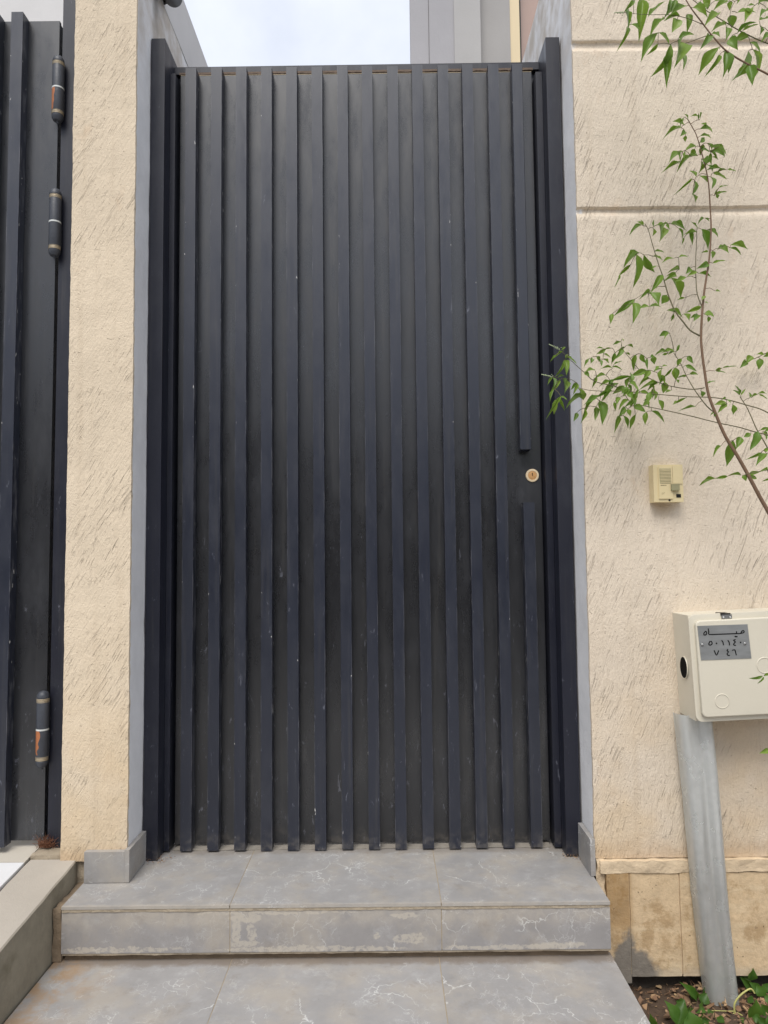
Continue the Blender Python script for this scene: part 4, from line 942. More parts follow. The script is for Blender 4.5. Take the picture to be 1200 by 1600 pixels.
SAP_L = [[8,.484,-.3231,1.2419,.5065,-.3189,1.2262,.0082],[0,.8868,-.3358,.9566,.9079,-.3292,.952,.0134],[4,.6981,-.2617,1.2037,.6743,-.2515,1.1886,.0109],[7,.9102,-.3387,1.0588,.8893,-.3436,1.0171,.0218],[6,.6644,-.2097,1.1633,.6383,-.2075,1.1406,.0123],[4,.6442,-.2299,1.2873,.6233,-.2427,1.2575,.0129],[1,.7356,-.2614,1.4572,.7034,-.276,1.4108,.0156],[1,.7233,-.2509,1.5206,.7469,-.251,1.5186,.0062],[5,.8473,-.3272,1.1345,.8552,-.3315,1.1269,.0078],[5,.5781,-.307,1.1644,.5699,-.2987,1.142,.0129],[0,.8379,-.2729,1.7654,.8534,-.2808,1.7538,.014],[2,.8292,-.2492,1.569,.795,-.261,1.5587,.0111],[0,.8333,-.2956,1.4709,.8029,-.3072,1.4547,.0138],[8,.472,-.334,1.2499,.4543,-.3275,1.2382,.0053],[0,.807,-.3228,1.1752,.8222,-.3294,1.1787,.0067],[0,.8476,-.2763,1.6796,.8308,-.2689,1.7022,.018],[11,.8881,-.3776,.9606,.917,-.3683,.9672,.0042],[5,.5826,-.3046,1.1624,.5556,-.3017,1.1495,.0094],[0,.8221,-.3289,1.1044,.8183,-.3253,1.096,.0078],[0,.8231,-.3269,1.1061,.8103,-.3204,1.0997,.0042],[4,.7138,-.265,1.1917,.688,-.2723,1.1731,.0123],[5,.5899,-.3072,1.1655,.566,-.3194,1.1389,.0079],[0,.8135,-.3091,1.3719,.8208,-.3141,1.3667,.0048],[5,.6294,-.3107,1.1602,.6411,-.3101,1.1346,.0095],[3,.778,-.2775,1.203,.7574,-.2755,1.201,.0056],[8,.527,-.3119,1.2085,.5364,-.3158,1.1962,.0105],[0,.8856,-.3334,.9595,.9125,-.3362,.9666,.0089],[0,.8442,-.2828,1.7061,.8782,-.286,1.7105,.0073],[10,.971,-.1828,1.2652,.951,-.1929,1.2455,.0151],[0,.8377,-.2885,1.5011,.8171,-.2971,1.4965,.0048],[4,.6493,-.2349,1.274,.6632,-.2314,1.269,.0047],[5,.5123,-.3077,1.1697,.5246,-.3022,1.1455,.0132],[5,.6541,-.3113,1.1601,.6784,-.3113,1.1515,.0094],[5,.6255,-.3148,1.1568,.6328,-.3237,1.1409,.0152],[5,.8376,-.3259,1.1349,.8504,-.3214,1.1423,.005],[2,.8161,-.2882,1.3678,.7821,-.2818,1.3569,.0104],[5,.6864,-.3051,1.1584,.6746,-.299,1.1488,.0123],[2,.8169,-.2717,1.459,.791,-.2768,1.4487,.0097],[1,.7427,-.2686,1.4046,.732,-.2644,1.3858,.0214],[10,1.0231,-.1974,1.2833,1.0088,-.1944,1.2715,.0134],[5,.7613,-.3118,1.1441,.7345,-.3027,1.1306,.0056],[0,.8311,-.2821,1.7768,.8454,-.2767,1.7916,.012],[0,.8154,-.3098,1.3867,.8073,-.3124,1.3758,.0097],[5,.6502,-.3076,1.1565,.6364,-.3,1.1405,.0131],[12,.9302,-.2936,.3333,.9451,-.2877,.3195,.009],[12,.9292,-.293,.3345,.9039,-.2991,.3283,.0114],[10,1.0125,-.193,1.2762,.9893,-.2001,1.2772,.0089],[2,.8273,-.2582,1.5752,.8089,-.2667,1.587,.0035],[5,.5242,-.2981,1.1674,.5288,-.2893,1.147,.0181],[6,.6734,-.2228,1.1564,.6434,-.2367,1.1388,.0086],[4,.7031,-.2577,1.1967,.7091,-.2585,1.1782,.0089],[2,.8194,-.2733,1.4549,.8445,-.283,1.4438,.0097],[0,.8363,-.2759,1.7386,.8479,-.2705,1.7193,.013],[0,.8132,-.3073,1.3443,.8357,-.311,1.3378,.0187],[6,.6685,-.2309,1.1596,.6614,-.224,1.1403,.0078],[5,.676,-.3196,1.158,.6681,-.3219,1.1299,.0128],[6,.6737,-.2246,1.1657,.6684,-.2335,1.142,.0082],[0,.8409,-.2711,1.7738,.8383,-.2632,1.7548,.0102],[0,.8439,-.2687,1.7803,.8397,-.2642,1.7591,.0102],[0,.8433,-.286,1.7209,.8445,-.2886,1.7393,.0173],[0,.843,-.2919,1.7138,.8577,-.2867,1.6997,.0111],[7,.9156,-.3383,1.0614,.9396,-.3415,1.0657,.0067],[8,.6026,-.2786,1.1881,.5926,-.2735,1.1725,.0094],[4,.6518,-.2246,1.2902,.6335,-.2268,1.281,.0059],[4,.7283,-.2745,1.1906,.7247,-.2709,1.1659,.0193],[8,.6233,-.2824,1.1785,.6343,-.2889,1.1571,.0123],[4,.7074,-.2668,1.1898,.6648,-.2825,1.1723,.007],[1,.7252,-.2601,1.4803,.7137,-.2542,1.4743,.0083],[0,.8393,-.2668,1.7376,.8338,-.2655,1.7087,.0098],[0,.8094,-.2705,1.8414,.7984,-.2747,1.8558,.0033],[6,.6698,-.2255,1.1452,.6934,-.2341,1.1286,.0193],[8,.4881,-.3184,1.2487,.4832,-.315,1.2386,.0094],[8,.628,-.2853,1.1805,.6018,-.2786,1.1627,.0123],[5,.6915,-.2995,1.1652,.6944,-.2971,1.1434,.0211],[5,.6915,-.2962,1.172,.6905,-.2921,1.1486,.0107],[5,.6809,-.3139,1.1486,.663,-.3113,1.1385,.0081],[10,1.0008,-.1933,1.2677,.9956,-.1955,1.2401,.0162],[6,.9519,-.2849,1.0679,.9601,-.2827,1.0495,.0173],[5,.8449,-.3315,1.127,.8212,-.3214,1.1256,.0106],[5,.8472,-.3291,1.1236,.8259,-.3291,1.1056,.0123],[10,.979,-.1979,1.2723,.964,-.1986,1.2552,.0184],[5,.6327,-.3135,1.1663,.6143,-.3113,1.1501,.0119],[5,.6277,-.3142,1.1701,.6129,-.3093,1.1568,.0132],[5,.6268,-.3111,1.1773,.6367,-.307,1.1604,.01],[5,.6479,-.3146,1.1637,.64,-.3133,1.1443,.008],[0,.8473,-.2894,1.5039,.8485,-.2856,1.4886,.018],[6,.9212,-.2876,1.0624,.9062,-.2829,1.0554,.0117],[4,.8036,-.2945,1.1636,.8063,-.2934,1.1531,.0173],[1,.7591,-.2653,1.3596,.7546,-.2584,1.3432,.0062],[9,.8933,-.3503,.5104,.9082,-.3511,.5141,.006],[9,.8893,-.3543,.5111,.8629,-.3463,.5035,.0064],[9,.896,-.3451,.5076,.881,-.3471,.4931,.0043],[1,.7202,-.2491,1.5093,.745,-.2458,1.5017,.0111],[1,.704,-.236,1.5925,.6972,-.2419,1.6056,.0048],[1,.7022,-.2317,1.5964,.6706,-.2316,1.5738,.0083],[1,.7027,-.2304,1.597,.6902,-.2325,1.605,.0097],[0,.8368,-.271,1.7985,.8685,-.2658,1.7997,.008],[5,.8646,-.32,1.1254,.8665,-.3168,1.1024,.0134],[5,.5111,-.3115,1.1789,.4961,-.3222,1.1521,.008],[5,.5096,-.3122,1.1808,.4949,-.3108,1.1666,.009],[4,.6555,-.2312,1.294,.6731,-.2295,1.2885,.0064],[8,.5982,-.2756,1.1946,.5685,-.2894,1.1802,.0094],[8,.605,-.2762,1.1984,.5904,-.2831,1.1796,.0094],[0,.8488,-.2918,1.6844,.8489,-.3027,1.6521,.016],[7,.9201,-.3539,1.005,.888,-.3673,.9794,.0134],[0,.7968,-.3145,1.3387,.781,-.3234,1.3226,.0131],[0,.7934,-.315,1.3386,.7755,-.3183,1.331,.0076],[3,.7902,-.2682,1.2107,.8117,-.2679,1.2105,.0101],[3,.7748,-.2637,1.2503,.766,-.2572,1.233,.0117],[6,.7071,-.2395,1.1288,.7349,-.2461,1.1005,.0099],[3,.7643,-.2579,1.2685,.7731,-.2611,1.2853,.0039],[3,.7633,-.2635,1.27,.7721,-.2596,1.2863,.0041],[3,.758,-.2603,1.2679,.7411,-.2678,1.259,.0056],[3,.759,-.2582,1.274,.7236,-.2719,1.2621,.0078],[5,.6308,-.3099,1.1856,.6494,-.317,1.1615,.0152],[7,.8888,-.3098,1.1485,.9048,-.3027,1.1658,.0045],[7,.8883,-.3055,1.1494,.873,-.3085,1.1621,.0034],[7,.8919,-.3012,1.153,.883,-.2998,1.1748,.0039],[3,.7819,-.2675,1.2327,.8017,-.2792,1.2158,.0106],[0,.8252,-.2729,1.7723,.7987,-.2733,1.7623,.016],[0,.8263,-.2629,1.7715,.8189,-.2561,1.7586,.014],[0,.8438,-.2941,1.4714,.8706,-.3006,1.4751,.0076],[8,.4821,-.3137,1.2362,.4806,-.3319,1.1982,.0135],[8,.4761,-.3207,1.2316,.4574,-.3212,1.1957,.0076],[5,.567,-.3008,1.1551,.5227,-.3193,1.1294,.0123],[0,.837,-.2873,1.5561,.8691,-.2781,1.5447,.0097],[6,.701,-.2274,1.1531,.7055,-.2294,1.1381,.0135],[6,.7056,-.2331,1.1526,.6874,-.238,1.142,.0123],[8,.5621,-.2882,1.2001,.5487,-.2932,1.174,.008],[4,.6456,-.2188,1.3068,.6272,-.2123,1.3016,.007],[4,.6495,-.2166,1.3148,.6529,-.2187,1.3082,.0053],[4,.7462,-.2667,1.1724,.7315,-.2678,1.1666,.0094],[2,.8361,-.2606,1.5705,.8453,-.2729,1.5147,.018],[0,.8608,-.2778,1.702,.8911,-.2806,1.6861,.016],[4,.6899,-.2641,1.2221,.6487,-.268,1.2073,.014],[4,.6948,-.2733,1.2196,.6791,-.2723,1.2002,.0123],[4,.7026,-.2748,1.2163,.7227,-.2812,1.2229,.0059],[0,.861,-.3229,1.0413,.8513,-.3089,.9862,.0218],[0,.848,-.2829,1.7742,.8598,-.2838,1.7553,.0106],[0,.8501,-.2889,1.7624,.8969,-.2737,1.7474,.0106],[0,.8538,-.2814,1.7569,.8668,-.2886,1.7356,.0119],[0,.8545,-.2852,1.7512,.88,-.298,1.7367,.0146],[0,.8577,-.2782,1.752,.8545,-.2858,1.7175,.008],[0,.862,-.2752,1.7436,.8771,-.2769,1.7357,.0053],[8,.6154,-.2818,1.1872,.576,-.2807,1.1597,.014],[7,.9168,-.3466,1.0138,.9283,-.3536,1.0151,.0089],[7,.9147,-.3406,1.0096,.8758,-.3506,.9932,.0067],[0,.8003,-.2695,1.849,.7891,-.2745,1.8239,.01],[5,.5248,-.3043,1.1548,.4824,-.3066,1.127,.0076],[0,.8717,-.2789,1.7046,.8922,-.2836,1.7084,.0073],[5,.745,-.3075,1.1378,.7324,-.3073,1.1297,.0064],[0,.819,-.2915,1.7379,.786,-.3005,1.7265,.0073],[0,.8221,-.3087,1.3371,.8235,-.3045,1.3252,.0097],[1,.73,-.2303,1.5896,.7291,-.2309,1.5682,.0138],[1,.729,-.2377,1.5897,.7318,-.2346,1.6087,.0048],[1,.7755,-.2815,1.3537,.7897,-.2816,1.3367,.0145],[5,.639,-.3032,1.1981,.6247,-.3016,1.1694,.0106],[5,.639,-.3034,1.1983,.5919,-.2865,1.1919,.0082],[5,.6349,-.3064,1.2061,.6314,-.3114,1.1764,.0119],[0,.8656,-.2731,1.6478,.8724,-.2807,1.6636,.004],[0,.8644,-.276,1.6496,.8971,-.2691,1.6595,.0067],[0,.8646,-.2821,1.6463,.8703,-.2796,1.6377,.0093],[6,.6966,-.233,1.1273,.6913,-.2371,1.0963,.0123],[5,.6939,-.3195,1.1384,.706,-.3143,1.1147,.0123],[2,.8088,-.2531,1.4771,.7952,-.2598,1.4606,.0145],[8,.4788,-.3348,1.2606,.4677,-.3352,1.2523,.0044],[0,.8728,-.3335,.9583,.8806,-.3372,.9463,.0134],[0,.8679,-.3383,.9591,.8374,-.3381,.9582,.0067],[1,.7471,-.2268,1.5982,.7418,-.245,1.5492,.0166],[4,.7111,-.2844,1.2071,.7137,-.2787,1.183,.0099],[4,.7151,-.2805,1.2072,.7265,-.2787,1.1866,.011],[4,.7126,-.2969,1.216,.7071,-.2933,1.1901,.0085],[4,.7173,-.2878,1.224,.7336,-.2822,1.2287,.0047],[4,.7134,-.284,1.2265,.6991,-.2913,1.2148,.007],[5,.5676,-.2885,1.1439,.5687,-.3066,1.0874,.0228],[0,.8393,-.2671,1.8195,.8791,-.2553,1.8212,.0146],[3,.7918,-.256,1.2578,.8008,-.2646,1.2388,.0117],[3,.7405,-.2679,1.262,.7281,-.2633,1.2591,.0059],[3,.7315,-.2769,1.2666,.7062,-.2761,1.2557,.0059],[3,.7312,-.2778,1.2677,.7497,-.2867,1.2606,.007],[0,.8011,-.266,1.8309,.7695,-.2795,1.8328,.016],[0,.7899,-.276,1.8179,.7398,-.2854,1.7886,.0067],[0,.7927,-.2908,1.7986,.778,-.2979,1.7844,.0133],[0,.7932,-.2888,1.7898,.7936,-.2866,1.7761,.0086],[6,.6457,-.1967,1.1723,.6338,-.2045,1.153,.0123],[2,.8128,-.2518,1.568,.8134,-.2592,1.5332,.0104],[0,.8326,-.2851,1.5864,.8449,-.2864,1.577,.0045],[0,.8342,-.2816,1.5881,.8169,-.2854,1.5727,.0045],[3,.7528,-.2791,1.2245,.7544,-.2759,1.1955,.0173],[3,.7497,-.2832,1.222,.7521,-.2821,1.1997,.0164],[3,.7441,-.2831,1.2221,.7239,-.2724,1.1996,.0047],[3,.742,-.2824,1.221,.719,-.281,1.1946,.0036],[0,.7987,-.3009,1.7311,.7634,-.3021,1.6945,.0106],[5,.5511,-.2984,1.1503,.53,-.2915,1.1158,.0117],[5,.5591,-.2878,1.1302,.5516,-.3007,1.097,.0135],[6,.6515,-.2362,1.1344,.6555,-.2396,1.1164,.0111],[6,.6454,-.2296,1.1417,.6267,-.2403,1.1137,.0135],[6,.9722,-.2867,1.0727,.9543,-.2853,1.0678,.0117],[4,.7446,-.2994,1.1897,.7512,-.2985,1.1819,.0078],[0,.8634,-.2992,1.6538,.8797,-.3083,1.6547,.004],[0,.8578,-.2632,1.8285,.8428,-.2677,1.8326,.012],[0,.8717,-.2736,1.5158,.8935,-.2759,1.5042,.018],[4,.6707,-.2505,1.2649,.6651,-.2427,1.2281,.0123],[4,.6769,-.2647,1.2622,.6872,-.2616,1.2414,.0123],[8,.5531,-.307,1.2122,.5255,-.3171,1.2071,.0094],[1,.7644,-.2442,1.4569,.7902,-.2389,1.4066,.0201],[1,.774,-.2538,1.4564,.7397,-.2667,1.4413,.0111],[1,.7754,-.2432,1.4677,.7555,-.2415,1.4633,.0069],[1,.7908,-.2318,1.4826,.7586,-.2429,1.4714,.0062],[0,.8914,-.2682,1.5248,.8651,-.2734,1.5142,.0062],[0,.896,-.2754,1.5164,.9199,-.2827,1.4975,.0083],[0,.8991,-.273,1.5244,.9358,-.282,1.5113,.0145],[4,.6888,-.2696,1.2492,.6854,-.2801,1.2208,.0064],[4,.7005,-.2612,1.2543,.7122,-.2605,1.2572,.0105],[4,.7103,-.2543,1.259,.7115,-.2568,1.2396,.0135],[8,.5922,-.2604,1.2127,.5633,-.262,1.2041,.0094],[6,.6321,-.1927,1.1615,.6358,-.1928,1.1407,.0082],[1,.743,-.2646,1.3685,.7794,-.2719,1.3503,.0111],[8,.4513,-.3457,1.2385,.4381,-.3549,1.2224,.0038],[1,.7608,-.24,1.5952,.764,-.2475,1.5776,.0062],[1,.7665,-.2344,1.5979,.7326,-.2373,1.5916,.0083],[1,.7757,-.2289,1.6004,.8024,-.249,1.5764,.0104],[7,.908,-.315,1.1418,.908,-.311,1.1559,.0061],[7,.9114,-.3134,1.1421,.9284,-.3163,1.1505,.005],[7,.9266,-.3149,1.1508,.9422,-.3245,1.1497,.0039],[7,.9266,-.3197,1.1484,.9407,-.3286,1.1357,.0039],[6,.6377,-.2419,1.1176,.6474,-.2479,1.0848,.0099],[6,.6323,-.2322,1.1167,.6133,-.2475,1.0767,.0123],[0,.8724,-.3341,1.0471,.8584,-.3421,1.0202,.0162],[0,.7797,-.3163,1.737,.773,-.3224,1.7107,.0053],[0,.7707,-.3221,1.7305,.7353,-.3258,1.706,.0173],[0,.7515,-.3376,1.7216,.7598,-.3311,1.7059,.0173],[1,.7899,-.2349,1.5867,.8069,-.225,1.5629,.0069],[4,.6282,-.2248,1.2772,.6195,-.2225,1.2515,.0105],[4,.6225,-.2258,1.2887,.6018,-.218,1.2883,.0041],[4,.6001,-.2416,1.2813,.5789,-.2396,1.2705,.0094],[4,.5932,-.2456,1.2817,.5752,-.244,1.2838,.0041],[4,.5964,-.2341,1.2719,.611,-.2414,1.2609,.0053],[4,.5929,-.2439,1.2561,.604,-.2528,1.2434,.0053],[4,.5823,-.2506,1.2529,.584,-.2574,1.2366,.0094],[4,.5731,-.2537,1.2607,.583,-.2477,1.2479,.0123],[4,.5604,-.2579,1.2568,.5575,-.2614,1.2415,.0105],[4,.5574,-.2583,1.2567,.5391,-.2658,1.2319,.0064],[6,.6776,-.2139,1.1257,.6637,-.209,1.0902,.0105],[0,.8204,-.3476,1.0249,.7973,-.3572,1.0008,.0084],[1,.7016,-.2403,1.5168,.732,-.2241,1.4795,.0173],[1,.6916,-.2355,1.5243,.6505,-.2424,1.4868,.0145],[1,.693,-.2317,1.5259,.6766,-.239,1.5194,.0104],[1,.681,-.2454,1.5166,.6785,-.2312,1.4421,.0221],[0,.8331,-.2756,1.8379,.8297,-.2843,1.8509,.0033],[0,.8366,-.2749,1.8383,.8458,-.2673,1.8634,.004],[0,.8335,-.2752,1.8449,.8123,-.2793,1.8459,.0067],[0,.864,-.306,1.7503,.8752,-.3172,1.7272,.006],[11,.9251,-.3516,.9481,.9064,-.3532,.943,.005],[2,.8051,-.2293,1.5627,.7978,-.2367,1.5436,.0045],[2,.7838,-.2854,1.4419,.7509,-.2997,1.4247,.0111],[3,.7861,-.301,1.1251,.7397,-.3203,1.1123,.0042],[8,.6053,-.2737,1.2262,.5745,-.2784,1.2253,.0053],[8,.6045,-.2764,1.2283,.6229,-.2877,1.2194,.0053],[8,.6044,-.2857,1.2314,.6268,-.2779,1.2418,.0041],[0,.8871,-.2968,1.6993,.907,-.2981,1.695,.0073],[0,.8263,-.3229,1.2039,.8417,-.3237,1.2101,.0067],[0,.8261,-.3286,1.2011,.844,-.334,1.1969,.005],[0,.832,-.3438,1.2048,.8648,-.345,1.2088,.0022],[0,.856,-.2769,1.4104,.8686,-.2767,1.4086,.0083],[0,.7727,-.3009,1.7165,.7221,-.3174,1.6841,.0073],[0,.8055,-.3097,1.6751,.7906,-.3105,1.6912,.014],[0,.8019,-.31,1.6667,.7957,-.3102,1.6324,.018],[0,.7945,-.3127,1.6686,.7515,-.3102,1.6313,.0057],[1,.6714,-.2319,1.4962,.644,-.2191,1.4719,.0083],[5,.5281,-.2994,1.1253,.5176,-.3039,1.0884,.0088],[5,.5144,-.2831,1.1177,.5051,-.2899,1.0968,.0105],[1,.7803,-.2548,1.5027,.8015,-.2607,1.5033,.0083],[1,.7631,-.2676,1.4956,.7349,-.2619,1.488,.0083],[5,.4877,-.293,1.197,.4884,-.2986,1.1732,.0064],[5,.4787,-.3011,1.1951,.4792,-.3169,1.1579,.0135],[5,.4703,-.3069,1.1909,.4434,-.3245,1.1565,.0105],[5,.4645,-.3086,1.1961,.4811,-.3086,1.2001,.0041],[5,.4517,-.3162,1.1943,.4367,-.3264,1.1754,.0053],[5,.4521,-.3146,1.1947,.4512,-.3272,1.1668,.0094],[5,.4531,-.3245,1.1647,.4396,-.3327,1.1356,.007],[5,.4659,-.3311,1.1465,.426,-.3583,1.0925,.007],[5,.4658,-.3318,1.1464,.478,-.3358,1.1372,.0059],[5,.463,-.3262,1.1436,.4742,-.3268,1.1146,.007],[5,.4562,-.3147,1.1421,.4532,-.3122,1.1082,.0117],[2,.7882,-.2631,1.3993,.7696,-.2632,1.3944,.0055],[0,.8356,-.3418,.9565,.8106,-.3351,.9524,.0078],[0,.8118,-.3324,.9527,.7819,-.3182,.9391,.0078],[0,.802,-.2963,1.6396,.8096,-.294,1.621,.0073],[1,.6386,-.2458,1.4681,.6281,-.2386,1.4381,.0041],[1,.7014,-.2727,1.4138,.6711,-.2856,1.3906,.0097],[1,.6947,-.2813,1.4055,.7128,-.2956,1.3713,.0249],[1,.6897,-.2955,1.3666,.6642,-.2931,1.3644,.0104],[1,.6891,-.2972,1.366,.7116,-.3108,1.3625,.0048],[1,.6667,-.2654,1.3964,.6166,-.2667,1.3573,.0145],[1,.6606,-.277,1.3837,.6512,-.2991,1.3307,.0201],[3,.7412,-.2804,1.3073,.726,-.2842,1.2928,.0069],[3,.7406,-.2742,1.3127,.7219,-.266,1.3053,.0111],[1,.6088,-.2703,1.3595,.6023,-.2779,1.3333,.0104]]
